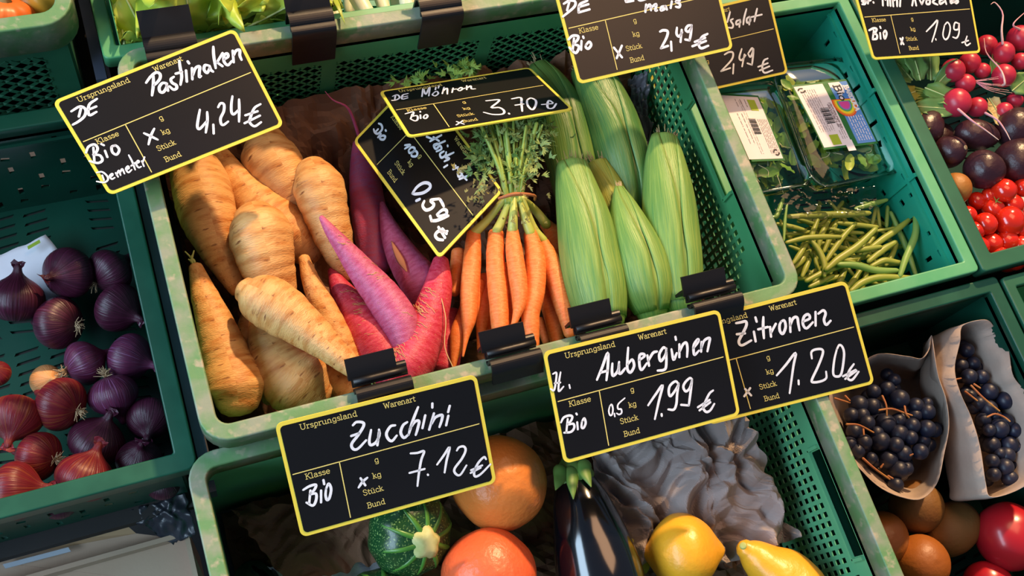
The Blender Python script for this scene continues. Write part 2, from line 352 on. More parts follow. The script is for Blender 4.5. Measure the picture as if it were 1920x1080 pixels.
# ---------------------------------------------------------------- parsnips
pars=mat('parsnip skin','dba868','bd7c3e',scale=1.5,ramp=(.44,.66),detail=7,rough=.5,spec=.4,bump=.45,bscale=9,vec='uv',stretch=(9,3.2,1),c3='7e4520',s3=3.2,r3=(.61,.74),sss=.1)
stemG=mat('pale green stem','a9ae62','7f9a3e',scale=20,rough=.5)
PAR=[('broad parsnip half shaded by the parsnip price board, by the left rim',[(352,300,-9,40),(374,340,-8.5,54),(392,400,-8,54),(408,452,-8,42),(428,500,-8.5,29),(446,545,-9,15)]),
('long parsnip with its thick end pointing down right, behind the middle parsnip',[(408,285,-10.5,17),(440,335,-10,30),(490,392,-10,46),(545,440,-10,50),(585,478,-10.5,28)]),
('thick parsnip highest at the back below the board corner',[(498,262,-10.5,35),(508,300,-10,52),(535,345,-10,47),(565,400,-10.5,36),(600,440,-11,20)]),
('pale upright parsnip touching the pink radish tip',[(585,320,-7.5,32),(597,350,-7,48),(612,405,-7.5,44),(632,465,-8.5,31),(650,520,-10,13)]),
('stout parsnip in the middle of the pile, head upward',[(478,412,-6.5,42),(488,440,-6,57),(502,490,-6.5,52),(518,540,-7.5,40),(530,590,-8.5,22)]),
('pale parsnip lying diagonally on top, thin end at the board clip',[(462,545,-4,26),(484,558,-3.8,47),(530,585,-3.6,49),(582,622,-3.3,39),(632,664,-2.9,27),(664,692,-2.6,18),(682,703,-2.5,14)]),
('parsnip standing along the left rim with its thick end down',[(367,502,-7,13),(383,555,-7,26),(405,612,-7.4,36),(425,670,-7.8,46),(441,722,-8,56),(447,760,-8.3,38)]),
('wide parsnip under the diagonal one, thick end at the front rim',[(490,600,-8,24),(502,640,-8,40),(530,690,-8.3,54),(562,722,-8.5,62),(592,748,-9,40)]),
('slim parsnip showing beside the diagonal one, next to the radishes',[(570,485,-7.5,11),(584,530,-7.5,18),(608,580,-7.5,25),(634,632,-7.5,27),(662,684,-7.5,17)]),
('parsnip mostly buried at the front rim beside the board clip',[(590,680,-12,22),(628,712,-11.5,30),(655,738,-11.5,34)]),
('parsnip buried behind the left rim, only its dark side showing',[(480,560,-12,18),(470,640,-12,26),(520,740,-12.5,30)])]
for i,(lb,pts) in enumerate(PAR):
    o=tag(root('parsnip',pts,pars,n=44,seg=32,lump=.11,lfreq=.16,seed=i,ring=.05,cap=(.7,.55)),lb,'parsnip','parsnips')
    if i in (5,6):
        p=pts[-1] if i==5 else pts[0]; c=U(p[0],p[1],p[2]); d=(c-U(pts[-2][0],pts[-2][1],pts[-2][2])).normalized() if i==5 else Vector((-.2,1,.3)).normalized()
        for k in range(5):
            r=random.Random(k+i); e=c+d*1.2+Vector((r.uniform(-.7,.7),r.uniform(-.6,.6),r.uniform(0,.5)))
            tube('stem_stub',[c+d*.2,c+d*.7+Vector((r.uniform(-.2,.2),0,.1)),e],.16,stemG,o,n=6,taper=.5)
# ---------------------------------------------------------------- long red radishes
radC=dict(scale=4,ramp=(.38,.64),detail=5,rough=.42,spec=.45,bump=.35,bscale=18,vec='uv',stretch=(8,2.5,1),sss=.12)
radP=mat('pink radish skin','c4648c','b0466e',c3='8c7a4e',s3=9,r3=(.64,.78),**radC)
radR=mat('red radish skin','b92440','cf4a63',c3='c99a63',s3=12,r3=(.62,.8),**radC)
radV=mat('purple radish skin','b05a86','c04a70',c3='d58aa8',s3=9,r3=(.66,.8),**radC)
tan_=mat('tan root hair','c9a06a',rough=.7)
RAD=[(radV,'tall purple red radish standing behind the tilted radish board',[(672,272,-13.5,12),(680,310,-13.2,25),(688,370,-13,32),(696,430,-12.8,34),(703,500,-13,29)]),
(radP,'pink long radish lying diagonally with its tip on a parsnip',[(603,408,-3.8,5),(618,430,-4,11),(645,465,-4.6,18),(682,512,-5.4,27),(718,556,-6,34),(748,602,-6.3,37),(762,645,-6.5,30)]),
(radP,'white tipped pink radish with a brown scar, under the tilted board',[(717,382,-10.8,5),(724,410,-10.5,13),(740,452,-10.3,25),(762,492,-10,33),(786,528,-10,38),(800,566,-10.3,30)]),
(radR,'red radish covered in fine root hairs beside the slim parsnip',[(622,508,-9.5,8),(640,545,-9,23),(668,590,-8.6,36),(700,640,-8.4,45),(728,686,-8.4,44),(745,712,-8.7,28)]),
(radR,'bright red radish leaning from the board corner down to the front rim',[(826,492,-7.6,16),(820,540,-7.2,28),(806,592,-7,36),(790,640,-7,42),(762,690,-7,46),(728,716,-7.2,34)]),
(radR,'red radish mostly hidden behind the carrots',[(850,590,-11.5,16),(842,640,-11,25),(836,690,-11,26)])]
for i,(m_,lb,pts) in enumerate(RAD):
    o=tag(root('long_radish',pts,m_,n=40,seg=28,lump=.08,lfreq=.18,seed=20+i,ring=.03,cap=(.8,.6)),lb,'radish','long radishes')
    r=random.Random(i); P=pxs(pts)
    if i in (1,3,4):
        mb=MB()
        for k in range(60 if i!=1 else 14):
            t=r.uniform(.25,.95); j=t*(len(P)-1); a=int(j); q=Vector(P[a]).lerp(Vector(P[min(a+1,len(P)-1)]),j-a); rr=q[3]
            an=r.gauss(1.9 if i!=4 else .9,.35); c=Vector(q[:3]); ax=(Vector(P[a+1][:3])-Vector(P[a][:3])).normalized() if a+1<len(P) else Vector((1,0,0))
            sd=Vector((ax.y,-ax.x,0)).normalized(); pp=[]
            for s_ in range(5):
                th=an+(s_-2)*.13; pp.append(c+ax*((s_-2)*.12+r.uniform(-.12,.12))+(sd*math.cos(th)+Vector((0,0,1))*math.sin(th))*(rr+.04))
            V,F,_=sweep([(*v,.028) for v in pp],n=7,seg=4); mb.add(V,F)
        tag(mb.build('root_hairs',tan_,o,True),kind='stuff')
c=U(675,262,-13.4); tube('tap_root',[c,U(663,225,-11),U(650,200,-9),U(625,188,-8),U(610,172,-7)],.22,radV,[o_ for o_ in bpy.data.objects if o_.name=='long_radish'][0],taper=.2)
tube('root_hair',[U(828,560,-5.5),U(836,600,-5),U(834,650,-5),U(850,690,-5)],.05,tan_,[o_ for o_ in bpy.data.objects if o_.name=='long_radish.004'][0])
o=[o_ for o_ in bpy.data.objects if o_.name=='long_radish.002'][0]
V,F,uv=sweep(pxs([(734,452,-8.7,1),(742,470,-8.2,5),(752,490,-7.9,7),(762,508,-7.9,2)]),n=12,seg=8,flat=.3); tag(mk('scar',V,F,mat('brown scar','8a5a44',rough=.8),o,True,uv),'brown split scar')
# ---------------------------------------------------------------- carrot bunch
car=mat('carrot skin','ef7a38','f59352',scale=5,ramp=(.4,.65),rough=.42,spec=.4,bump=.3,bscale=22,vec='uv',stretch=(10,1.5,1),c3='c85a22',s3=8,r3=(.62,.75),sss=.15)
gst=mat('carrot stalk','7a9a3a','a3b95c',scale=30,rough=.45,vec='uv',stretch=(1,8,1))
gst2=mat('pale carrot stalk base','c3c86a','a8b84e',scale=30,rough=.45)
gle=mat('feathery carrot leaf','557a38','92a660',scale=25,rough=.55)
bun=thing('carrot_bunch','bunch of orange carrots tied with a rubber band, green feathery tops','carrots',U(950,520,-11))
CAR=[[(888,438,-7.6,13),(885,490,-7.5,17),(880,548,-7.5,18),(879,595,-7.6,15),(874,632,-7.8,6),(868,668,-8,2)],
[(860,472,-9.5,14),(858,510,-9.5,15),(852,548,-9.6,10)],
[(896,530,-9,16),(880,580,-9,19),(862,625,-9,18),(853,665,-9.2,9),(850,690,-9.4,4)],
[(930,438,-7,15),(929,490,-6.8,18),(935,560,-6.8,19),(938,610,-7,17),(942,650,-7.2,13)],
[(961,432,-6,11),(964,470,-5.6,16),(972,525,-5.5,17),(975,565,-5.6,13),(967,597,-5.8,7),(958,622,-6,3)],
[(994,438,-6.6,13),(1003,480,-6.4,19),(1003,540,-6.4,20),(995,585,-6.5,18),(996,625,-6.8,16),(999,650,-7,12)],
[(1018,455,-7.4,12),(1030,488,-7.2,19),(1046,535,-7.2,20),(1060,585,-7.3,17),(1069,625,-7.5,12)],
[(1012,500,-9.5,14),(1024,550,-9.3,17),(1038,600,-9.2,17),(1046,650,-9.4,12)],
[(1022,420,-10,11),(1038,440,-9.8,16),(1048,475,-9.8,15)],
[(912,520,-9.4,15),(906,570,-9.4,17),(902,615,-9.6,10),(898,655,-9.8,4)],
[(952,500,-9.4,15),(956,560,-9.4,18),(958,620,-9.5,15),(962,655,-9.7,10)],
[(1010,600,-10.5,10),(1024,640,-10.5,8)],[(912,600,-11,15),(918,650,-11,13)]]
for i,pts in enumerate(CAR): root('carrot',pts,car,bun,n=34,seg=20,lump=.06,lfreq=.3,seed=40+i,ring=.05,cap=(.5,.8))
KN=(965,372,-5.2)
for (x,y,z) in ((930,436,-6.6),(961,430,-5.6),(994,436,-6.2),(890,436,-7.3),(1018,452,-7.2),(1024,420,-9),(1005,445,-7.5)):
    tube('stalk_base',[U(x,y,z),U(x+(KN[0]-x)*.35,y-26,z+.5),U(KN[0]+(x-KN[0])*.25,KN[1],KN[2])],.55,gst2,bun,seg=10,taper=.62)
r=random.Random(5)
for k in range(20):
    x=902+k*6.2+r.uniform(-4,4); y=r.uniform(212,245); z=r.uniform(-4.4,-2.6)
    tube('stalk',[U(KN[0]+(x-KN[0])*.25,KN[1]+6,KN[2]),U(KN[0]+(x-KN[0])*.45,320,-4.6+r.uniform(-.5,.5)),U(x,y,z)],r.uniform(.16,.34),gst,bun,n=10,seg=7,taper=.7)
def leaflets(name,blobs,cnt,size,m,parent,seed,kind='stuff'):
    rr=random.Random(seed); mb=MB()
    for _ in range(cnt):
        b=rr.choice(blobs); c=U(b[0]+rr.gauss(0,b[3]),b[1]+rr.gauss(0,b[4]),b[2]+rr.gauss(0,.5))
        d=Vector((rr.gauss(0,1),rr.gauss(.3,1),rr.gauss(0,.5))).normalized(); s=d.cross(Vector((rr.gauss(0,.4),rr.gauss(0,.4),1))).normalized()
        up=s.cross(d)
        for q in range(rr.randint(3,5)):
            e=(d+s*(q-2)*.55).normalized(); a=c+d*(.22*size*q*.5); L=size*rr.uniform(.5,1.1); w=e.cross(up).normalized()*size*.14
            mb.add([a,a+e*L*.5+w,a+e*L+up*.08,a+e*L*.5-w],[(0,1,2,3)])
    return tag(mb.build(name,m,parent,False),kind=kind)
leaflets('foliage',[(905,268,-4.5,14,22),(900,300,-4.8,10,14),(985,240,-3.6,28,14),(1000,290,-4.2,12,24),(1008,250,-3.8,10,14),(955,300,-4.4,24,28),(945,250,-4,25,14)],400,.95,gle,bun,3)
leaflets('foliage',[(862,318,-2.4,10,3),(905,352,-3,12,10),(960,350,-3.7,22,14),(890,375,-3,10,5),(970,415,-4.6,22,6)],55,.55,mat('dull dry carrot leaf','7b7a48','98924f',scale=20,rough=.7),bun,4)
leaflets('foliage',[(780,152,-8.5,20,5),(845,140,-8,16,8),(880,128,-8,14,4)],60,1.1,mat('bright carrot leaf','6d9a3e','86ad52',scale=20,rough=.6),bun,6)
V,F,uv=sweep([(*U(936,372,-4),.16),(*U(965,364,-3.3),.2),(*U(1000,366,-4),.16),(*U(1003,374,-6.5),.16)],n=16,seg=6); mk('rubber_band',V,F,mat('reddish rubber band','a9683c',rough=.6),bun,True,uv)
# ---------------------------------------------------------------- corn
husk=mat('green corn husk','6e9648','88a854',scale=3,ramp=(.4,.62),detail=5,rough=.42,spec=.4,bump=.35,bscale=6,vec='uv',stretch=(.5,22,1),c3='588c4c',s3=4,r3=(.5,.72),sss=.08)
huskY=mat('yellow green corn husk','a8ab48','889a40',scale=3,ramp=(.4,.62),detail=5,rough=.42,bump=.35,bscale=6,vec='uv',stretch=(.5,22,1),sss=.08)
huskD=mat('shade darkened corn husk','4a7d40','6a8c44',scale=3,ramp=(.4,.62),detail=5,rough=.4,bump=.35,bscale=6,vec='uv',stretch=(.5,22,1))  # darker husk copy: the board's shadow is put into the colour
silk=mat('dry corn silk','b3a27a','8c7a50',scale=40,rough=.8)
CORN=[(huskD,'shadow darkened corn cob standing at the back behind the carrot board',[(1006,122,-10.6,17),(1026,158,-10.8,33),(1050,210,-11,44),(1066,270,-11,47),(1078,330,-11,45),(1088,390,-11.3,38)]),
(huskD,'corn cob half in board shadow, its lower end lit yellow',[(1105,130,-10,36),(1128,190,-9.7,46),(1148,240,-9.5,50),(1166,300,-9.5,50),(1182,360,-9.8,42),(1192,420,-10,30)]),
(huskY,'yellow green corn cob squeezed behind the two front cobs',[(1118,305,-8.2,17),(1136,350,-8.4,28),(1158,410,-8.8,34),(1176,470,-9,34)]),
(husk,'wide corn cob nearest the carrots with a cut flat top',[(1070,312,-6.4,29),(1080,355,-6.2,38),(1096,420,-6,49),(1108,490,-6,55),(1120,550,-6.1,54),(1128,600,-6.3,44)]),
(husk,'short corn cob with a pointed top and a round yellow base',[(1160,352,-5.8,7),(1168,385,-5.6,22),(1182,435,-5.4,38),(1200,490,-5.4,49),(1213,545,-5.6,47),(1222,585,-6,30)]),
(husk,'tall corn cob on its own beside the mesh side wall',[(1243,262,-5.8,25),(1246,305,-5.6,36),(1253,370,-5.5,46),(1260,440,-5.6,49),(1268,510,-5.8,47),(1274,570,-6.2,38)])]
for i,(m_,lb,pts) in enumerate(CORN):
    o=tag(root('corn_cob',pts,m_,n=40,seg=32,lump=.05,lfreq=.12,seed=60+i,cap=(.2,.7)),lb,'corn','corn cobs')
    P=pxs(pts); c=Vector(P[0][:3]); d=(Vector(P[0][:3])-Vector(P[1][:3])).normalized(); rr=random.Random(i)
    # overlapping outer husk leaves
    for s_ in (-1,1):
        V=[];F=[];uv=[]; Cc=cr([Vector(p) for p in P],20)
        for j,q in enumerate(Cc):
            t=j/19; cc=Vector(q[:3]); ax=(Vector(Cc[min(j+1,19)][:3])-Vector(Cc[max(j-1,0)][:3])).normalized(); sd=Vector((ax.y,-ax.x,0)).normalized(); up=sd.cross(ax)*-1
            if up.z<0: up=-up
            sp=.25+1.15*math.sin(min(1,t*1.25+.08)*math.pi/1.6); R_=q[3]*1.025
            for k in range(9):
                a=s_*(.95 if s_>0 else 1.0)+(k/8-.5)*sp*1.35; V.append(cc+(sd*math.sin(a)+up*math.cos(a))*(R_+ .06*math.sin(math.pi*k/8)+ (.06 if s_>0 else 0)))
        for j in range(19):
            for k in range(8):
                F.append((j*9+k,(j+1)*9+k,(j+1)*9+k+1,j*9+k+1)); uv+=[(j*.12,k/26),((j+1)*.12,k/26),((j+1)*.12,(k+1)/26),(j*.12,(k+1)/26)]
        h=mk('husk_leaf',V,F,m_,o,True,uv); so=h.modifiers.new('t','SOLIDIFY'); so.thickness=.0006
    mb=MB()
    for k in range(26):
        a=rr.uniform(0,6.28); s_=Vector((math.cos(a),math.sin(a)*.6,.3))*P[0][3]*rr.uniform(.3,1)
        V,F,_=sweep([(*(c+s_),.05),(*(c+s_+d*rr.uniform(.2,.9)+s_*.2),.03)],n=3,seg=4); mb.add(V,F)
    tag(mb.build('silk',silk,o,True),kind='stuff')
sheet('paper_bag',[(1180,148,-9),(1215,140,-9),(1222,320,-14),(1196,325,-14)],(24,50),1.2,8,mat('dark grey wrapping paper','4a464c','5a565c',scale=14,rough=.5),fold=2.2,label='dark grey crumpled paper standing between the corn and the mesh wall',cat='paper')
# ---------------------------------------------------------------- front crate: fruit
world_sheet('paper_liner',0,-37,58.2,-1.6,-22.5,(70,50),2.4,5,kraft,edge=0,label='dark brown paper lining the bottom of the grapefruit crate',cat='paper')
sheet('kraft_paper',[(1100,800,-12),(1400,775,-9.5),(1495,1010,-15),(1150,1120,-17)],(140,140),3.3,11,kraftG,fold=4.2,edge=1.2,label='grey brown crumpled kraft paper behind the lemons',cat='paper')
sheet('kraft_paper',[(432,952,-15),(690,930,-14),(720,1045,-14),(540,1100,-17)],(80,60),2.0,14,kraft,fold=4.5,edge=1.0,label='brown crumpled paper bag below the zucchini price board',cat='paper')
sheet('tissue_paper',[(500,1062,-18),(700,1040,-17),(840,1120,-18),(560,1150,-18)],(60,40),1.1,15,white,fold=3,label='bluish white crumpled tissue under the round zucchini',cat='paper')
grf=mat('grapefruit rind','de8238','e39048',scale=6,rough=.38,spec=.5,bump=.5,bscale=170,sss=.1)
grp=mat('pink grapefruit rind','de5f38','e16a3c',scale=6,rough=.38,spec=.5,bump=.5,bscale=170,sss=.1)
ball('grapefruit',936,905,-12.5,89,grf,seg=44,lump=.05,seed=1,label='yellow orange grapefruit behind the zucchini price board corner',cat='grapefruit')
ball('grapefruit',916,1082,-12.6,90,grp,seg=44,lump=.05,seed=2,label='pink orange grapefruit cut off by the bottom edge',cat='grapefruit')
zucM=mat('dark green zucchini skin','1c4a26','12361c',scale=7,rough=.28,spec=.55,bump=.35,bscale=60,c3='7da05c',s3=520,r3=(.58,.66))
zlight=mat('zucchini rib green','4e8a34','2f6a2c',scale=30,rough=.35)
def zucchini(px,py,z,rp,ax,lb):
    c=U(px,py,z); r=rc(rp,c); T=thing('round_zucchini',lb,'zucchini',c-Vector((0,0,r)))
    V,F,uv=lathe(c,ax,[(-.85*r,0),(-.8*r,.35*r),(-.5*r,.8*r),(-.1*r,1.0*r),(.35*r,.93*r),(.68*r,.66*r),(.82*r,.32*r),(.84*r,0)],60,.03,3,.022,10)
    mk('fruit',V,F,zucM,T,True,uv); a=Vector(ax).normalized(); t=Vector((1,0,0)); a1=(t-a*t.dot(a)).normalized(); a2=a.cross(a1)
    for k in range(10):
        th=2*math.pi*k/10; d=a1*math.cos(th)+a2*math.sin(th)
        V,F,uv=sweep([(*(c+a*r*.8+d*r*.1),.3),(*(c+a*r*.77+d*r*.33),.34),(*(c+a*r*.64+d*r*.65),.3),(*(c+a*r*.33+d*r*.91),.2),(*(c+a*r*-.05+d*r*.99),.08)],n=16,seg=8); mk('rib',V,F,zlight,T,True,uv)
    V,F,uv=lathe(c+a*r*.86,a,[(-.3,1.5),(.2,1.25),(.5,.95),(.6,.6),(.62,0)],20,.35,5,.12,5); mk('stem',V,F,mat('cut pale stem','c9cb8c','aab06a',scale=80,rough=.6),T,True,uv)
zucchini(768,1000,-13.2,80,(.25,-.42,.8),'round dark green speckled zucchini with a pale cut stem')
zucchini(712,1140,-15,72,(.1,.2,1),'second round zucchini almost wholly below the bottom edge')
egg=mat('aubergine skin','07070d','0c0912',scale=4,rough=.14,spec=.6,coat=.8)
T=thing('aubergine','glossy black aubergine with a green stalk cap','aubergine',U(1110,1020,-15.5))
V,F,uv=sweep(pxs([(1078,890,-12.8,32),(1086,930,-12.6,50),(1098,975,-12.5,62),(1112,1030,-12.5,74),(1126,1090,-12.6,82),(1140,1150,-12.8,74)]),n=36,seg=36,lump=.04,lfreq=.1,seed=3); mk('fruit',V,F,egg,T,True,uv)
cal=mat('aubergine calyx green','5f8a3c','7a8a4a',scale=25,rough=.5,bump=.2,bscale=60)
V,F,uv=sweep(pxs([(1068,828,-12.5,12),(1070,852,-12.4,14),(1074,880,-12.3,33),(1078,896,-12.3,38)]),n=16,seg=20,lump=.1,seed=5); mk('calyx',V,F,cal,T,True,uv)
for (x,y,x2,y2) in ((1050,895,1042,918),(1072,898,1075,935),(1096,885,1108,912)):
    V,F,uv=sweep(pxs([(x,y-12,-10.6,14),(x,y,-10.4,13),((x+x2)/2,(y+y2)/2,-9.9,8),(x2,y2,-9.6,1.5)]),n=10,seg=10,flat=.5); mk('calyx_leaf',V,F,cal,T,True,uv)
tag(root('aubergine',[(478,1085,-19.5,38),(505,1120,-19.5,50)],egg,n=14,seg=24),'dark aubergine tucked under the brown bag at the lower left','aubergine')
lem=mat('lemon rind','e6a828','dd9c24',scale=5,rough=.36,spec=.5,bump=.35,bscale=120,c3='a8762a',s3=22,r3=(.74,.8),sss=.12)
LP=[(-1.12,.0),(-1.06,.14),(-.95,.3),(-.7,.66),(-.35,.93),(0,1),(.35,.93),(.7,.68),(.95,.34),(1.1,.14),(1.16,0)]
ball('lemon',1281,1035,-13.4,71,lem,ax=(.9,-.25,.2),el=.96,seg=36,prof=LP,label='round yellow lemon right of the aubergine',cat='lemon')
ball('lime',1172,1048,-17.5,48,mat('lime rind','9a9a35','a8a83e',scale=5,rough=.4,bump=.3,bscale=120),seg=24,label='olive yellow lime peeping out behind the aubergine',cat='lime')
q=tag(root('lemon',[(1398,1030,-12.6,17),(1412,1040,-12.8,29),(1434,1058,-13,42),(1458,1080,-13.2,58),(1490,1115,-13.4,66),(1520,1150,-13.6,50)],lem,n=30,seg=32,lump=.14,lfreq=.3,seed=9),'knobbly yellow lemon with a long neck at the bottom edge','lemon')
c=U(1394,1024,-11.4); V,F,uv=lathe(c,(-.5,.3,.8),[(0,.0),(.1,.38),(.25,.3),(.3,0)],12); mk('stem_scar',V,F,stemG,q,True,uv)
# ---------------------------------------------------------------- onions
onA=dict(scale=3,ramp=(.4,.66),detail=4,rough=.4,spec=.4,vec='uv',stretch=(.7,22,1),bump=.45,bscale=4)
on1=mat('shade purpled onion skin','340e20','46162f',c3='5e2a44',s3=3,r3=(.6,.8),**onA)  # shade on these onions is put into the darker purple
on2=mat('warm lit onion skin','5c1020','701c24',c3='7c3c24',s3=2,r3=(.5,.7),**onA)  # warm light on the lower left onions is put into this redder colour
on3=mat('striped violet onion skin','5e2444','3a122a',c3='84507a',s3=3,r3=(.55,.7),**onA)
onr=mat('dry onion roots','b39a78','8a7050',scale=50,rough=.9)
ONP=[(-.86,0),(-.84,.2),(-.74,.55),(-.45,.88),(-.1,1.0),(.3,.9),(.6,.62),(.8,.34),(.98,.18),(1.2,.13),(1.32,.05)]
ON=[(127,512,-19,50,on1,(-.5,-.3,.6),'neck','dark onion overlapping the white leaflet'),
(208,508,-20,45,on1,(-.9,-.6,.2),'root','onion with its root tuft facing left, against the crate side'),
(224,578,-20.5,48,on1,(.6,-.7,.3),'neck','onion with a dark split in its skin at the crate side'),
(108,607,-20.5,51,on1,(.8,-.45,.5),'root','round purple onion with a tan root tuft, left of centre'),
(30,560,-19.5,54,on1,(.3,.9,.5),'neck','onion with torn papery neck at the left edge below the leaflet'),
(160,680,-20,44,on3,(-.9,-.3,.2),'root','striped shiny onion with a root disc on its left'),
(244,672,-20.5,48,on3,(.7,-.5,.2),'neck','violet onion lying beside the crate side, below the split one'),
(213,742,-19.5,47,on3,(-.1,.9,.4),'root','striped violet onion below the shiny one'),
(112,756,-18.5,52,on2,(.6,-.6,.35),'root','big red violet onion with straw like roots'),
(280,786,-20.5,45,on1,(-.2,-.8,.4),'neck','wrinkled dark violet onion near the crate corner'),
(28,785,-18,52,on2,(-.3,-.9,.3),'neck','bright red onion with peeling skin at the left edge'),
(182,826,-20,54,on1,(.5,.5,.5),'neck','plain dark onion behind the two red ones'),
(70,855,-18.8,48,on2,(.8,-.5,.4),'root','red onion with a spread of yellow roots'),
(262,862,-19,44,on1,(.2,.3,.8),'neck','small purple onion by the front corner'),
(160,893,-17,56,on2,(.6,.8,.3),'neck','warm lit red onion resting against the front rim'),
(32,920,-16.5,56,on2,(.9,-.2,.2),'neck','red onion in the lower left by the front rim'),
(-6,700,-19,26,on2,(0,.2,1),'neck','sliver of red onion at the left edge'),
(88,714,-22.5,31,None,(.3,-.2,.6),'neck','pale tan shallot between the onions'),
(305,905,-21.5,34,on1,(.1,.2,.9),'neck','onion hidden in the front right corner'),
(110,935,-20,40,on1,(.1,.2,.9),'neck','dark onion buried between the two front red onions')]
for i,(x,y,z,rp,m_,ax,what,lb) in enumerate(ON):
    c=U(x,y,z); r=rc(rp,c)*.98; T=thing('onion' if m_ else 'shallot','%s'%lb,'onion' if m_ else 'shallot',c-Vector((0,0,r)),'onions' if m_ else None)
    mm=m_ or mat('tan shallot skin','d9a06a','c98a50',**onA); a=Vector(ax).normalized()*(1 if what=='neck' else -1)
    V,F,uv=lathe(c,a,[(p[0]*r*.95,p[1]*r) for p in ONP],40,.06,i); mk('bulb',V,F,mm,T,True,uv)
    if what=='root':
        mb=MB(); rr=random.Random(i); e=c-a*r*.83
        for k in range(34):
            d=(-a*.9+Vector((rr.gauss(0,.6),rr.gauss(0,.6),rr.gauss(0,.6)))).normalized(); V,F,_=sweep([(*(e+d*.1),.07),(*(e+d*rr.uniform(.35,.7)),.05),(*(e+d*rr.uniform(.6,1.0)+Vector((rr.gauss(0,.2),rr.gauss(0,.2),0))),.03)],n=4,seg=4); mb.add(V,F)
        tag(mb.build('roots',onr,T,True),kind='stuff')
    else:
        # papery neck leaves
        rr=random.Random(i+50); e=c+a*r*1.15; b=Vector((a.y,-a.x,.1)).normalized()
        V=[];F=[]
        for k in range(6):
            for j in range(5):
                t=k/5; V.append(e+a*(t*.9*rr.uniform(.7,1.1)-.25)+b*((j-2)*.22*(1+t*.8))+Vector((0,0,.12*math.sin(j*2+k)+rr.uniform(-.06,.06))))
        F=[(k*5+j,k*5+j+1,(k+1)*5+j+1,(k+1)*5+j) for k in range(5) for j in range(4)]
        o=mk('dry_neck',V,F,mm,T,False); so=o.modifiers.new('t','SOLIDIFY'); so.thickness=.0005
lf=thing('paper_card','white card with a green mark lying under the onions','card',U(60,500,-22.6))
sheet('card_sheet',[(-40,497,-22.2),(86,440,-21.8),(150,540,-22.2),(20,600,-22.4)],(14,14),.15,4,white,lf,edge=0,smooth=True)
V=[U(51,462,-20.9),U(74,449,-20.9),U(76,455,-20.9),U(53,468,-20.9)]; mk('green_mark',V,[(0,3,2,1)],mat('leaf green print','8fae2e',rough=.6),lf,False)
# cardboard box and black film, lower left
cbm=mat('corrugated cardboard','a8907c','b09884',scale=10,rough=.85,bump=.1,bscale=200)
T=thing('cardboard_box','open brown cardboard box at the bottom left below the onion crate','box',(-18,-14,-50))
mb=MB(); 
for a,b in (((-60,-2.2,-48),(-4.2,-1.7,-27)),((-4.2,-40,-48),(-3.7,-1.7,-27)),((-60,-40,-48),(-3.7,-1.7,-47.5))): mb.box(a,b)
mb.build('box_body',cbm,T)
def plate(name,px4,m,parent,t=.4):
    A=[U(*p) for p in px4]; B=[v-Vector((0,0,t)) for v in A]; return mk(name,A+B,[(0,3,2,1),(4,5,6,7),(0,1,5,4),(1,2,6,5),(2,3,7,6),(3,0,4,7)],m,parent,False)
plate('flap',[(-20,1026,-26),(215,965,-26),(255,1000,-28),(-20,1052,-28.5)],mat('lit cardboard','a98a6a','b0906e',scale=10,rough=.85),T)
plate('flap',[(-20,1052,-28.6),(255,1000,-28.1),(352,1012,-29),(390,1100,-29.5)],cbm,T)
plate('flap',[(-20,1052,-28.9),(390,1100,-29.8),(395,1180,-30),(-20,1180,-30)],cbm,T)
plate('hand_hole',[(5,1058,-27.6),(128,1026,-27.2),(133,1034,-27.3),(10,1066,-27.8)],mat('painted gap light','9aa4b0',rough=.7),T,.1)  # pale strip paints the light showing in the hand hole
sheet('plastic_bag',[(228,962,-25.5),(345,925,-24.5),(365,1003,-26),(322,1018,-27.2)],(30,24),.8,21,mat('black plastic film','23262e','2c3038',scale=8,rough=.35),fold=3,smooth=True,label='black plastic film hanging over the cardboard box corner',cat='plastic bag')
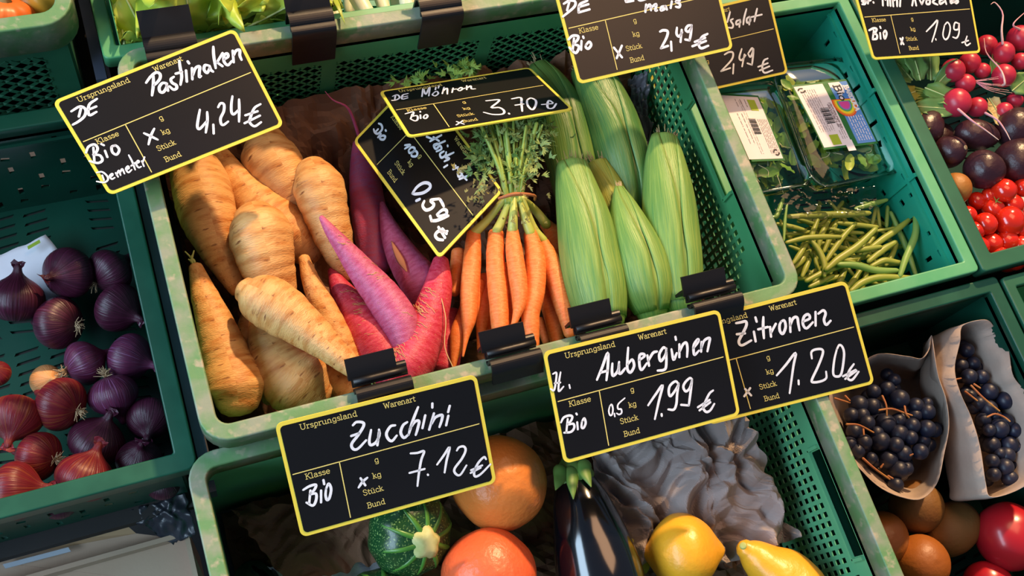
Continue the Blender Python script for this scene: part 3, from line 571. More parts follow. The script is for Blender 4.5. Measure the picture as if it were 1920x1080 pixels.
# ---------------------------------------------------------------- price boards
G={'U':(.88,[[(.1,1),(.1,.3),(.2,.06),(.38,0),(.55,.06),(.65,.3),(.65,1)],[(-.02,1),(.22,1)],[(.53,1),(.77,1)]]),
'r':(.5,[[(.12,.66),(.12,0)],[(.12,.45),(.25,.64),(.42,.64)],[(0,0),(.26,0)],[(0,.66),(.12,.66)]]),
's':(.52,[[(.42,.55),(.3,.66),(.12,.63),(.08,.48),(.25,.35),(.41,.25),(.4,.08),(.25,0),(.04,.1)]]),
'p':(.66,[[(.12,.66),(.12,-.28)],[(.12,.5),(.3,.68),(.5,.55),(.52,.3),(.4,.04),(.22,.02),(.12,.15)],[(0,-.28),(.26,-.28)]]),
'u':(.7,[[(.1,.66),(.1,.15),(.22,0),(.4,.05),(.5,.2)],[(.5,.66),(.5,0),(.62,0)],[(-.02,.66),(.1,.66)],[(.4,.66),(.5,.66)]]),
'n':(.72,[[(.1,.66),(.1,0)],[(.1,.48),(.28,.67),(.45,.6),(.5,.4),(.5,0)],[(0,0),(.22,0)],[(.4,0),(.62,0)]]),
'g':(.66,[[(.5,.66),(.5,-.12),(.38,-.28),(.15,-.26),(.08,-.18)],[(.5,.5),(.33,.67),(.14,.6),(.06,.34),(.14,.08),(.33,.02),(.5,.18)]]),
'l':(.34,[[(.12,1),(.12,0)],[(0,0),(.24,0)],[(0,1),(.12,1)]]),
'a':(.64,[[(.08,.56),(.22,.67),(.4,.62),(.46,.45),(.46,.05),(.56,0)],[(.46,.38),(.2,.38),(.06,.22),(.12,.03),(.3,0),(.46,.15)]]),
'd':(.7,[[(.5,1),(.5,0),(.62,0)],[(.38,1),(.5,1)],[(.5,.5),(.33,.67),(.14,.6),(.06,.34),(.14,.06),(.33,0),(.5,.16)]]),
'W':(1.0,[[(.05,1),(.25,0)],[(.25,0),(.45,.9)],[(.45,.9),(.65,0)],[(.65,0),(.85,1)],[(-.04,1),(.16,1)],[(.76,1),(.95,1)]]),
'e':(.58,[[(.08,.36),(.5,.36),(.46,.58),(.3,.67),(.12,.58),(.06,.34),(.14,.08),(.32,0),(.48,.1)]]),
't':(.46,[[(.15,.9),(.15,.12),(.25,0),(.38,.05)],[(0,.66),(.36,.66)]]),
'K':(.8,[[(.12,1),(.12,0)],[(.62,1),(.12,.4)],[(.28,.56),(.66,0)],[(0,0),(.25,0)],[(0,1),(.25,1)],[(.52,1),(.72,1)],[(.55,0),(.76,0)]]),
'k':(.64,[[(.12,1),(.12,0)],[(.48,.66),(.12,.28)],[(.24,.4),(.52,0)],[(0,0),(.24,0)],[(0,1),(.12,1)],[(.42,0),(.62,0)]]),
'S':(.7,[[(.55,.8),(.42,.98),(.2,1),(.07,.85),(.1,.65),(.3,.53),(.52,.4),(.57,.18),(.42,.01),(.2,0),(.05,.2)]]),
'c':(.56,[[(.46,.5),(.32,.67),(.14,.6),(.06,.34),(.14,.06),(.32,0),(.48,.12)]]),
'B':(.76,[[(.12,0),(.12,1)],[(0,1),(.42,1),(.56,.88),(.54,.65),(.4,.54),(.12,.54)],[(.4,.54),(.6,.42),(.6,.15),(.45,0),(0,0)]]),
'A':(.8,[[(.05,0),(.38,1)],[(.38,1),(.7,0)],[(.18,.36),(.58,.36)]]),'R':(.76,[[(.1,0),(.1,1)],[(.1,1),(.5,.95),(.52,.6),(.1,.52)],[(.3,.52),(.62,0)]]),
'D':(.8,[[(.1,0),(.1,1)],[(.1,1),(.5,.9),(.64,.5),(.5,.1),(.1,0)]]),'C':(.75,[[(.6,.85),(.35,1),(.1,.75),(.1,.25),(.35,0),(.6,.15)]]),
'F':(.66,[[(.1,0),(.1,1)],[(.1,1),(.55,1)],[(.1,.52),(.45,.52)]]),'E':(.66,[[(.1,0),(.1,1)],[(.1,1),(.55,1)],[(.1,.52),(.45,.52)],[(.1,0),(.55,0)]]),
'L':(.62,[[(.1,1),(.1,0)],[(.1,0),(.5,0)]]),'T':(.66,[[(0,1),(.6,1)],[(.3,1),(.3,0)]]),'I':(.3,[[(.12,0),(.12,1)]]),
'O':(.8,[[(.35,1),(.1,.8),(.08,.5),(.1,.2),(.35,0),(.6,.2),(.64,.5),(.6,.8),(.35,1)]]),'i':(.3,[[(.12,0),(.12,.62)],[(.12,.84),(.12,.9)]]),'o':(.62,[[(.3,.66),(.1,.5),(.08,.2),(.3,0),(.5,.2),(.5,.5),(.3,.66)]]),' ':(.4,[])}
G['ü']=(.7,G['u'][1]+[[(.2,.86),(.2,.92)],[(.4,.86),(.4,.92)]])
def ribbon(mb,pts,w,f,smooth=True,i=0,taper=0):
    """pts in board coords; f(a,b)->3D point"""
    P=[Vector((p[0],p[1],0)) for p in pts]
    if smooth and len(P)>2: P=cr(P,max(8,5*(len(P)-1)+1))
    n=len(P); L=[];Rr=[]; h=w/2
    for k in range(n):
        d=(P[min(k+1,n-1)]-P[max(k-1,0)]); 
        if d.length<1e-6: d=Vector((1,0,0))
        d.normalize(); s=Vector((-d.y,d.x,0)); hh=h*(1-taper*abs(2*k/(n-1)-1)**3) if n>1 else h; L.append(P[k]+s*hh);Rr.append(P[k]-s*hh)
    V=L+Rr; F=[(k,n+k,n+k+1,k+1) for k in range(n-1)]
    for e,dd in ((0,P[0]-P[1]),(n-1,P[-1]-P[-2])):
        if dd.length<1e-6: dd=Vector((1,0,0))
        dd.normalize(); a0=math.atan2(dd.y,dd.x); hh=h*(1-taper); b=len(V)
        V=V+[P[e]]+[P[e]+Vector((math.cos(a0+t),math.sin(a0+t),0))*hh for t in [(-1.5708+3.1416*q/6) for q in range(7)]]
        F=F+[(b,b+1+q,b+2+q) for q in range(6)]
    mb.add([f(v.x,v.y) for v in V],F,i)
def word(mb,txt,a,b,a1,cap,w,f):
    """baseline from a to a1 at b (b grows downward)"""
    tot=sum(G[c][0] for c in txt); sx=(a1-a)/tot; x=0
    for c in txt:
        for st in G[c][1]: ribbon(mb,[(a+(x+p[0])*sx,b-p[1]*cap) for p in st],w,f,len(st)>2)
        x+=G[c][0]
def orient(V,F,n):
    out=[]
    for f in F:
        a,b,c=V[f[0]],V[f[1]],V[f[2]]; out.append(f if (b-a).cross(c-a).dot(n)>=0 else f[::-1])
    return out
yel=mat('yellow board edge','e6d34e',rough=.4,spec=.4)
blk=mat('black board face','0d0c0e','121013',scale=5,rough=.36,spec=.45,bump=.04,bscale=30)
prt=mat('pale yellow print','e3d27a',rough=.5,spec=.2)
ink=mat('white chalk marker','eef0f6','e2e6f0',scale=60,rough=.6,spec=.2)
TPL=[('Ursprungsland',2.0,1.06,7.0,.49),('Warenart',9.37,1.04,12.25,.49),('Klasse',1.5,5.52,3.65,.5),('g',7.6,5.66,8.0,.5),('kg',7.15,7.05,7.95,.5),('Stück',6.03,8.36,7.86,.5),('Bund',6.16,9.62,7.78,.5)]
def board(label,corners,strokes,pen=.3):
    Q=[U(*c) for c in corners]; pn=(Q[1]-Q[0]).cross(Q[3]-Q[0]); dr=Q[2]-CC; Q[2]=CC+dr*((Q[0]-CC).dot(pn)/dr.dot(pn)); u=(Q[1]-Q[0]+Q[2]-Q[3]).normalized(); v=(Q[3]-Q[0]+Q[2]-Q[1]); nr=v.cross(u).normalized()
    if nr.z<0: nr=-nr
    def f(a,b,h=.0):
        s,t=a/18,b/10.6; return Q[0]*(1-s)*(1-t)+Q[1]*s*(1-t)+Q[2]*s*t+Q[3]*(1-s)*t+nr*h
    def inv(px,py):
        a,b=9.,5.3
        for _ in range(8):
            x,y=PR(f(a,b)); xa,ya=PR(f(a+.1,b)); xb,yb=PR(f(a,b+.1)); j=((xa-x)*10,(xb-x)*10,(ya-y)*10,(yb-y)*10)
            det=j[0]*j[3]-j[1]*j[2]; dx,dy=px-x,py-y; a+=(dx*j[3]-dy*j[1])/det; b+=(dy*j[0]-dx*j[2])/det
        return a,b
    cen=f(9,5.3); T=thing('price_board',label,'price sign',(cen.x,cen.y,min(q.z for q in Q)),'handwritten price boards')
    def plate2(name,ins,h0,h1,m,r):
        L=rrect(ins,ins,18-ins,10.6-ins,r); n=len(L); top=[f(a,b,h1) for a,b in L]; bot=[f(a,b,h0) for a,b in L]
        V=bot+top; F=[tuple(range(n))]+[(k,(k+1)%n,n+(k+1)%n,n+k) for k in range(n)]
        for s_ in (.8,.6,.4,.2): V+=[f(9+(a-9)*s_,5.3+(b-5.3)*s_,h1) for a,b in L]
        for j in range(1,5): F+=[(j*n+k,j*n+(k+1)%n,(j+1)*n+(k+1)%n,(j+1)*n+k) for k in range(n)]
        F.append(tuple(range(5*n,6*n)))
        return mk(name,V,F,m,T,False)
    plate2('yellow_edge',0,-.16,0,yel,.62); plate2('black_face',.33,0,.03,blk,.38)
    g=lambda a,b:f(a,b,.045)
    for w_ in TPL:
        mb=MB(); word(mb,*w_,.054,g); mb.F=orient(mb.V,mb.F,nr); mb.build('printed_word',prt,T)
    mb=MB(); ribbon(mb,[(.52,4.78),(17.4,4.6)],.09,g,False); ribbon(mb,[(4.6,4.75),(4.5,10.0)],.09,g,False)
    mb.F=orient(mb.V,mb.F,nr); mb.build('divider_lines',prt,T)
    g2=lambda a,b:f(a,b,.06)
    for (ox,oy,sc,wd_,sts) in strokes:
        mb=MB()
        # pen width in board cm
        a0,b0=inv(ox+400/sc,oy+400/sc); a1,b1=inv(ox+400/sc+10,oy+400/sc); k=math.hypot(a1-a0,b1-b0)/10
        for st in sts:
            pts=[inv(ox+x/sc,oy+y/sc) for x,y in st]
            ribbon(mb,pts,wd_/sc*k,g2,True,0,.25 if len(st)>2 else .15)
        mb.F=orient(mb.V,mb.F,nr); mb.build('handwriting',ink,T)
    return T
def o_(*p): p=list(p); return p+[p[0],p[1]]
board('black price board reading Pastinaken 4,24 €, tilted over the parsnips',[(98,190,4.2),(440,53,5.6),(533,235,3.4),(205,367,2.0)],[
(260,60,6.75,40,[[(95,645),(150,570),(220,515),(270,535),(270,590),(230,645),(190,680)],[(188,560),(185,680),(170,805)],[(350,650),(300,650),(262,700),(270,755),(310,765),(350,710),(358,655)],[(352,665),(372,745)],[(445,570),(408,600),(425,645),(475,675),(480,715),(440,730),(390,690)],[(515,365),(525,450),(545,560),(530,670)],[(470,530),(548,508)],[(600,490),(610,630)],[(622,375),(638,400)],[(675,460),(680,600)],[(682,560),(720,460),(772,440),(768,510),(768,572),(790,560)],[(880,425),(838,425),(828,480),(868,520),(900,455)],[(897,430),(912,480),(942,505)],[(945,190),(950,300),(975,460)],[(1062,270),(990,390)],[(990,385),(1060,435)],[(1080,350),(1132,315),(1120,275),(1082,300),(1080,375),(1128,422),(1180,370)],[(1190,240),(1202,385)],[(1202,300),(1232,240),(1278,232),(1280,300),(1302,355)]]),
(0,180,3.6,21,[[(482,105),(540,72),(578,92),(572,135),(535,170),(492,195)],[(548,80),(533,140)],[(655,20),(602,62),(602,130),(652,108)],[(602,92),(650,72)]]),
(100,200,6.75,36,[[(415,585),(445,510),(520,480),(562,530),(530,600),(505,610)],[(508,520),(520,690)],[(510,610),(592,620),(622,680),(565,715),(460,690)],[(655,560),(685,640)],[(608,475),(640,490)],o_((740,510),(790,493),(835,545),(803,608),(750,580))+[(790,493)]]),
(100,200,6.75,26,[[(550,835),(620,828),(682,880),(690,930),(640,960),(550,948)],[(620,870),(642,930)],[(720,890),(750,870),(745,850),(715,880),(740,918),(778,900)],[(790,840),(820,890)],[(802,870),(830,810),(852,870)],[(848,835),(872,790),(902,850)],[(925,800),(957,780),(945,755),(920,790),(950,835),(992,800)],[(955,615),(1000,700),(1037,800)],[(985,752),(1042,708)],[(1060,720),(1087,700),(1070,685),(1050,730),(1080,772),(1112,760)],[(1120,690),(1147,755)],[(1130,715),(1155,640)]]),
(100,200,6.75,36,[[(1148,338),(1230,375),(1322,420)],[(1278,280),(1235,370),(1205,480)]]),
(320,160,6.75,36,[[(370,310),(350,420),(338,525),(370,552),(462,450)],[(462,340),(465,450),(445,600)],[(540,500),(545,612)],[(600,280),(632,230),(675,245),(672,330),(632,420),(640,490),(672,502),(728,460)],[(782,140),(768,240),(770,340),(800,368),(862,310)],[(865,180),(868,300),(865,462)],[(1137,240),(1060,290),(1012,400),(1000,470),(1062,520),(1145,468)],[(945,382),(1100,330)],[(935,482),(1130,385)]])])
board('black price board reading Zucchini 7.12 €, clipped over the round zucchini',[(515,795,1.2),(893,702,2.2),(931,905,-3.3),(565,1008,-4.3)],[
(640,720,6.75,38,[[(145,520),(190,480),(270,485),(280,530),(215,640),(130,755),(150,820),(210,815),(312,710)],[(125,655),(222,622)],[(375,580),(352,720),(375,770),(442,730),(480,640),(475,575)],[(476,600),(455,772)],[(680,520),(620,535),(570,620),(590,690),(640,718),(700,650)],[(832,480),(780,520),(750,610),(790,678),(850,635)],[(970,290),(900,470),(850,640)],[(862,570),(930,475),(982,470),(965,560),(940,642)],[(1060,395),(1025,555)],[(1150,245),(1150,295)],[(1170,370),(1110,575)],[(1142,500),(1190,420),(1272,390),(1270,450),(1240,542)],[(1352,400),(1325,520)],[(1370,275),(1350,352)]]),
(720,810,6.75,32,[[(335,268),(420,262),(505,242),(470,350),(440,520),(422,680)],[(322,515),(512,465)],[(552,535),(556,542)],[(670,410),(750,300),(828,190),(790,360),(765,510)],[(920,232),(950,190),(1010,182),(1030,235),(980,340),(892,460),(902,522),(962,540),(1042,420)],[(1290,342),(1262,315),(1190,390),(1140,500),(1152,560),(1222,530),(1345,405)],[(1100,480),(1240,420)],[(1095,515),(1220,450)]]),
(530,860,6.75,36,[[(985,245),(1045,335)],[(1070,238),(1010,290),(960,362)],[(260,392),(340,345),(420,328),(400,390),(345,440)],[(350,400),(335,560)],[(345,450),(420,440),(422,520),(382,590),(300,552)],[(485,400),(485,550)],[(515,268),(525,320)],[(548,380),(580,312),(612,380),(592,490),(560,520),(542,460),(548,380)]])])
board('black price board reading Auberginen 1.99 €, overlapping the Zitronen board',[(1018,660,2.2),(1349,580,3.2),(1388,778,-1.1),(1058,870,-2.2)],[
(1010,600,6.75,25,[[(178,682),(222,668),(215,780),(192,888),(150,870)],[(275,660),(255,780),(252,900),(312,842)],[(200,800),(272,790)],[(385,820),(394,862)]]),
(1010,600,6.75,36,[[(735,755),(800,600),(872,415),(872,600),(855,760)],[(790,662),(870,640)],[(930,550),(925,650),(942,705),(1000,640),(1015,530)],[(1015,560),(1012,662),(1040,672),(1092,610)],[(1130,350),(1120,500),(1120,620),(1160,662),(1205,580),(1180,500),(1125,560)]]),
(1160,570,6.75,34,[[(260,710),(322,660),(310,632),(262,650),(262,780),(290,832),(352,750)],[(360,650),(382,780)],[(370,722),(430,620),(482,600)],[(592,562),(560,552),(510,640),(530,722),(590,640),(600,562)],[(600,580),(598,780),(570,832),(490,842)],[(665,572),(692,705),(732,620)],[(715,415),(722,452)],[(765,510),(765,672)],[(770,600),(810,512),(852,490),(867,560),(862,668)],[(940,562),(1002,480),(1000,445),(950,512),(945,602),(960,642),(1012,590)],[(1045,480),(1040,602)],[(1042,560),(1080,462),(1148,430),(1140,500),(1120,598)]]),
(1180,680,6.75,32,[[(235,538),(330,400),(418,285),(372,480),(320,712)],[(405,650),(408,672)],[(622,270),(580,235),(512,290),(495,370),(520,422),(590,330),(622,262)],[(622,270),(602,400),(592,520),(560,592),(490,590)],[(792,210),(760,195),(702,250),(680,310),(712,362),(760,320),(792,212)],[(790,230),(768,400),(750,540)],[(750,540),(652,532)],[(1057,350),(1010,390),(960,490),(932,570),(970,622),(1022,600),(1072,520)],[(865,562),(1012,470)],[(885,602),(1022,500)]]),
(1030,710,6.75,22,[[(760,350),(785,325),(802,380),(792,450),(765,460),(750,410),(760,350)],[(820,440),(826,477)],[(952,245),(870,320),(867,380),(905,385),(912,430),(880,452),(850,437)]]),
(1030,710,6.75,30,[[(145,552),(180,490),(250,465),(288,480),(272,530),(230,572)],[(230,510),(212,680)],[(240,580),(302,570),(312,622),(270,672),(185,682)],[(350,550),(358,640)],[(338,440),(346,452)],[(410,540),(440,500),(457,560),(432,620),(405,612),(410,540)]])])
board('black price board reading Zitronen 1.20 €, partly behind the Auberginen board',[(1270,607,.3),(1587,526,1.4),(1640,719,-3.2),(1330,797,-4.2)],[
(1350,530,6.75,36,[[(200,512),(262,500),(322,490),(330,540),(290,630),(235,740),(272,792),(392,730)],[(210,652),(312,640)],[(425,620),(447,742)],[(445,440),(460,492)],[(545,435),(542,560),(552,702)],[(480,590),(602,560)],[(630,560),(642,682)],[(642,630),(702,520)],[(770,490),(810,480),(827,560),(792,645),(755,612),(750,540),(770,490)],[(880,450),(887,622)],[(885,540),(922,450),(972,440),(987,520),(1002,602)],[(1050,492),(1132,450),(1112,400),(1060,430),(1045,520),(1090,577),(1172,500)],[(1205,370),(1206,542)],[(1240,392),(1302,350),(1332,390),(1312,470),(1340,532),(1397,480)]]),
(1380,620,6.0,28,[[(455,502),(560,380),(667,250),(642,400),(600,702)],[(700,560),(702,602)],[(850,312),(845,240),(892,210),(962,210),(972,260),(920,400),(850,552),(872,580),(962,565),(1012,530),(1010,460)],[(1130,210),(1160,160),(1197,190),(1212,280),(1182,480),(1130,515),(1090,480),(1102,330),(1130,210)],[(1322,375),(1270,450),(1252,530),(1302,552),(1377,460)],[(1200,512),(1342,440)],[(1225,542),(1352,450)],[(100,655),(167,727)],[(157,645),(90,737)]])])
board('black price board reading Möhren 3.70 €, lying over the carrot tops',[(711,171,-6.4),(993,126,-7.1),(1076,205,-1.5),(765,257,-.8)],[
(700,120,6.75,24,[[(245,415),(302,395),(332,430),(292,460),(235,467)],[(282,400),(272,452)],[(440,380),(372,400),(366,450),(437,435)],[(370,425),(432,412)],[(615,420),(632,320),(662,392),(712,300),(702,412)],[(765,370),(802,350),(822,380),(782,410),(748,395),(765,370)],[(792,300),(786,332)],[(832,280),(822,312)],[(895,300),(872,382)],[(880,352),(932,310),(937,387)],[(1010,310),(996,367)],[(1000,330),(1052,322)],[(1065,330),(1112,302),(1125,325),(1092,345),(1066,332)],[(1125,325),(1160,312)],[(1182,280),(1182,332)],[(1186,312),(1232,282),(1242,320),(1292,320)],[(405,637),(502,612),(502,650),(482,670)],[(492,640),(472,702)],[(492,670),(552,660),(562,702),(532,727),(480,707)],[(595,650),(599,697)],[(593,605),(595,616)],[(642,660),(672,645),(687,670),(662,697),(637,687),(642,660)],[(1055,735),(1147,767)],[(1132,725),(1050,777)]]),
(850,130,6.75,30,[[(415,405),(572,390),(562,422),(482,490),(582,490),(642,532),(622,572),(502,577),(385,550)],[(702,562),(708,572)],[(740,380),(852,365),(862,440),(872,537)],[(785,460),(887,445)],[(935,392),(982,370),(1042,400),(1042,460),(1002,517),(952,480),(932,430),(935,392)],[(1262,430),(1212,400),(1190,450),(1202,497),(1262,495),(1302,440)],[(1120,452),(1252,440)]])])
board('black price board reading rot 0,59 €, turned on its corner under the Möhren board',[(781,140,-9.4),(943,358,-4.4),(824,485,-5.0),(662,264,-9.0)],[
(660,200,6.75,26,[[(275,290),(292,332),(332,345),(382,290),(372,235),(338,217)],[(330,290),(300,322)],[(330,392),(366,350)],[(425,300),(431,312)],[(352,390),(392,370),(422,385),(402,420),(362,415),(352,390)],[(670,492),(737,490),(670,537)],[(715,560),(752,520),(792,530),(782,570),(732,592),(715,560)],[(750,602),(792,560),(827,590),(812,630),(762,632),(750,602)],[(945,385),(1012,412)],[(1132,365),(990,442)],[(1030,390),(1102,440)],[(1177,440),(1040,502)],[(1080,470),(1035,492),(1062,540),(1112,500),(1132,540),(1070,572)],[(1210,495),(1212,507)],[(1162,570),(1115,602),(1132,650),(1182,622),(1192,580)],[(1287,585),(1182,640),(1232,662),(1170,697)],[(1165,772),(1207,745)],[(1290,745),(1312,752)],[(1280,797),(1342,770)],[(1340,790),(1352,832)],[(1335,852),(1372,830),(1392,860),(1352,892),(1335,852)],[(1360,922),(1502,865)],[(1400,880),(1452,932)]]),
(720,320,6.75,36,[[(360,292),(420,210),(502,160),(572,170),(582,222),(502,282),(402,300),(360,292)],[(410,385),(452,365)],[(757,457),(732,405),(702,360)],[(702,360),(590,380),(632,430),(602,480),(532,502),(490,450),(510,390)],[(670,560),(742,500),(792,510),(782,560),(702,582),(670,560)],[(815,575),(682,630),(602,640)],[(602,640),(585,580)],[(747,882),(682,870),(650,820),(692,770),(762,780),(802,770)],[(690,720),(772,852)],[(740,740),(792,802)]])])
board('black price board with brown sheen reading mais 2,49 €, above the corn',[(1035,-30,5.3),(1330,-92,6.5),(1375,92,2.9),(1085,158,1.6)],[
(1030,0,6.75,34,[[(180,50),(252,10),(322,20),(312,90),(170,212)],[(252,20),(222,132)],[(480,10),(382,60),(366,160)],[(366,160),(507,120)],[(375,90),(492,55)],[(1130,-110),(960,15),(1062,12)],[(1110,-40),(1140,5),(1222,-10)],[(240,502),(292,455),(362,460),(352,510),(302,552)],[(310,490),(292,642)],[(302,560),(372,590),(332,672),(250,602)],[(405,520),(400,632)],[(425,465),(431,482)],[(460,572),(502,530),(527,570),(492,617),(460,602),(460,572)],[(815,605),(917,727)],[(915,580),(850,737)]]),
(1160,0,6.75,34,[[(345,60),(335,152)],[(340,112),(392,60),(407,132)],[(405,100),(472,55),(462,130),(484,132)],[(582,80),(540,92),(532,132),(582,110),(582,80)],[(592,80),(607,122)],[(670,20),(655,102)],[(772,10),(720,22),(772,52),(762,92),(720,87)],[(520,402),(562,385),(617,400),(602,480),(532,612)],[(532,612),(622,582)],[(660,530),(666,642)],[(735,352),(730,430),(762,462),(802,410)],[(795,380),(780,532)],[(922,320),(872,330),(845,380),(882,402),(922,340)],[(922,320),(910,430),(895,512)],[(895,512),(840,502)],[(1122,430),(1050,472),(1012,562),(1042,612),(1132,580)],[(930,587),(1102,520)],[(960,532),(1092,480)]])])
board('black price board reading salat 2,49 €, behind the mesh crate rim',[(1200,44,-7.6),(1442,-13,-5.6),(1478,137,-9.2),(1230,192,-11.4)],[
(1310,0,6.75,24,[[(395,152),(378,215),(360,282)],[(432,240),(402,262),(432,312),(422,352),(375,350)],[(522,250),(477,270),(475,312),(522,290),(522,250)],[(522,260),(512,342)],[(602,115),(572,230),(562,312)],[(642,210),(607,240),(612,290),(652,262),(642,210)],[(647,230),(637,312)],[(737,110),(718,190),(702,272)],[(665,217),(797,185)],[(325,692),(382,660),(432,672),(412,760),(280,902)],[(280,902),(397,862)],[(440,812),(432,932)],[(542,620),(512,730),(542,762),(592,700)],[(577,690),(547,842)],[(622,680),(672,610),(684,650),(652,722),(622,682)],[(692,620),(684,720),(672,822)],[(672,822),(615,802)],[(872,740),(822,770),(802,860),(832,922),(932,890)],[(750,847),(872,800)],[(770,892),(892,840)]])])
board('black price board reading gr. Mini Avocado 1.09 €, over the radish leaves',[(1596,-32,-1.5),(1813,-46,-2.4),(1839,99,-4.6),(1637,112,-3.7)],[
(1600,0,6.75,26,[[(150,0),(105,12),(125,30),(152,8),(142,52),(108,57)],[(185,5),(180,47)],[(185,15),(215,5)],[(250,30),(252,37)],[(365,-60),(370,72)],[(400,-40),(402,0)],[(430,-60),(432,72)],[(460,-10),(466,77)],[(492,-20),(502,82)],[(502,10),(545,-10),(550,82)],[(592,-10),(586,82)],[(740,72),(765,-60)],[(765,-60),(792,72)],[(830,-10),(862,57)],[(862,57),(892,-10)],[(922,0),(962,2),(960,50),(922,50),(922,0)],[(1042,-20),(1002,30),(1062,62)],[(1130,-5),(1090,12),(1095,52),(1150,22)],[(1150,-20),(1172,52)],[(1222,0),(1260,12),(1232,42),(1222,0)],[(1262,-60),(1266,32)],[(1302,-10),(1322,22),(1292,42),(1302,-10)],[(195,387),(252,360),(292,370),(272,422)],[(255,390),(242,492)],[(250,430),(292,440),(292,490),(240,502)],[(335,420),(341,492)],[(335,340),(341,357)],[(375,420),(402,390),(417,432),(392,492),(375,422)],[(590,490),(632,562)],[(622,480),(600,562)]]),
(1600,0,6.75,19,[[(920,402),(1000,320),(1062,260),(1032,400),(990,532)],[(1038,495),(1042,507)],[(1150,320),(1190,285),(1222,350),(1202,462),(1160,502),(1130,442),(1150,320)],[(1332,300),(1282,290),(1270,370),(1322,372),(1332,302)],[(1337,300),(1332,422),(1302,482),(1255,472)],[(1435,460),(1412,540),(1432,577),(1477,550)],[(1370,542),(1452,515)]])])
# ---------------------------------------------------------------- clips
clipm=mat('black plastic clip','0d0c0f',rough=.42,spec=.5,bump=.05,bscale=60)
def extrude(name,prof,x0,x1,o,ux,m,parent,t=.28):
    """profile polyline (y,z) thickened by t, extruded from x0 to x1 along ux at o"""
    P=cr([Vector((p[0],p[1],0)) for p in prof],len(prof)*4); n=len(P); A=[];B=[]
    for k in range(n):
        d=(P[min(k+1,n-1)]-P[max(k-1,0)]).normalized(); s=Vector((-d.y,d.x,0))*t/2; A.append(P[k]+s);B.append(P[k]-s)
    L=A+B[::-1]; ux=Vector(ux).normalized(); yv=Vector((-ux.y,ux.x,0)); V=[]
    for x in (x0,x1):
        for p in L: V.append(Vector(o)+ux*x+yv*p.x+Vector((0,0,p.y)))
    k=len(L); F=[(i,(i+1)%k,k+(i+1)%k,k+i) for i in range(k)]
    for i in range(n-1): F+=[(i,k-1-i,k-2-i,i+1),(k+i,k+i+1,2*k-2-i,2*k-1-i)]
    return mk(name,V,F,m,parent,False)
def clip(label,px,py,z,w,front,dy=0):
    c=U(px,py,z); T=thing('sign_clip',label,'clip',(c.x,c.y,z-1.5),'black sign clips')
    if front:
        extrude('front_jaw',[(-1.75,.1),(-1.35,.65),(-.9,1.25),(-.3,1.55),(.1,1.2),(.0,.6),(.35,.25)],-w/2,w/2,c,(1,0,0),clipm,T)
        extrude('back_jaw',[(2.0,-1.4),(1.85,.3),(1.55,.9),(1.0,.55),(.6,.35)],-w/2,w/2,c,(1,0,0),clipm,T)
        extrude('lever',[(1.2,.75),(1.9,1.25),(2.9,1.75)],-w/2-.25,w/2-.9,c,(1,0,0),clipm,T)
        V,F,uv=sweep([(c.x-w/2+.1,c.y+.9,c.z+.95,.32),(c.x+w/2-.1,c.y+.9,c.z+.95,.32)],n=4,seg=14,cap=(.1,.1)); mk('spring_roll',V,F,clipm,T,True,uv)
    else:
        extrude('front_jaw',[(-1.6,-4.0),(-1.5,-2),(-1.45,.1),(-1.2,.9),(-.6,1.0)],-w/2,w/2,c,(1,0,0),clipm,T)
        extrude('top_jaw',[(-.75,.55),(-.3,1.25),(.5,1.45),(1.1,1.0),(1.3,.1),(1.35,-1)],-w/2,w/2,c,(1,0,0),clipm,T)
        extrude('lever',[(1.0,1.0),(1.9,1.7),(3.2,2.6)],-w/2,w/2,c,(1,0,0),clipm,T)
clip('black clip holding the Zucchini board to the crate rim',716,728,.1,5.1,True)
clip('black empty clip on the rim right of the Zucchini board',960,676,.1,5.0,True)
clip('black clip holding the Auberginen board',1123,630,.1,4.9,True)
clip('black clip holding the Zitronen board',1334,570,.1,5.4,True)
clip('black clip on the back rim above the Pastinaken board',322,96,.1,4.9,False)
clip('black clip on the back rim between lettuce and leeks',583,48,.1,4.5,False)
clip('black clip on the back rim in front of the leeks',822,20,.1,4.5,False)
# ---------------------------------------------------------------- lettuce, leeks, pumpkins
let=mat('lettuce leaf','9cb83a','b9c84a',scale=14,ramp=(.35,.7),detail=6,rough=.42,bump=.5,bscale=45,c3='5e8f2c',s3=9,r3=(.5,.7),sss=.1)
def leaf(name,c,d,nrm,Ln,Wd,m,parent,seed,curl=.25,ruf=.12,n=(12,12),rib=None):
    d=Vector(d).normalized(); nrm=Vector(nrm); s=d.cross(nrm).normalized(); nr=s.cross(d); V=[]; nx,ny=n
    for j in range(ny+1):
        t=j/ny; w=Wd*math.sin(math.pi*min(1,t*.86+.1))**.7
        for i in range(nx+1):
            a=(i/nx-.5)*2; q=c+d*(t*Ln)+s*(a*w/2)
            h=curl*Ln*(t*t*.6)*-1+curl*Wd*.5*a*a+ruf*Wd*noise.noise(Vector((t*4,a*2.5,seed)))*(.3+abs(a))+ruf*Wd*.8*abs(a)**3*math.sin(t*16+seed)
            v=q+nr*h
            if name=='lettuce_leaf' and v.z<.3: v.y=max(v.y,42.2)
            if name=='lettuce_leaf': v.x=max(v.x,.9)
            V.append(v)
    F=[(j*(nx+1)+i,j*(nx+1)+i+1,(j+1)*(nx+1)+i+1,(j+1)*(nx+1)+i) for j in range(ny) for i in range(nx)]
    o=mk(name,V,F,m,parent,True); so=o.modifiers.new('t','SOLIDIFY'); so.thickness=.0007
    if rib:
        pts=[V[j*(nx+1)+nx//2]+nr*.05 for j in range(0,ny+1,3)]
        tube('leaf_rib',pts,rib,mat('pale leaf rib','c9d48a',rough=.45),o if parent is None else parent,taper=.3)
    return o
T=thing('lettuce','loose yellow green lettuce head spilling over the back rim','lettuce',U(350,60,-6))
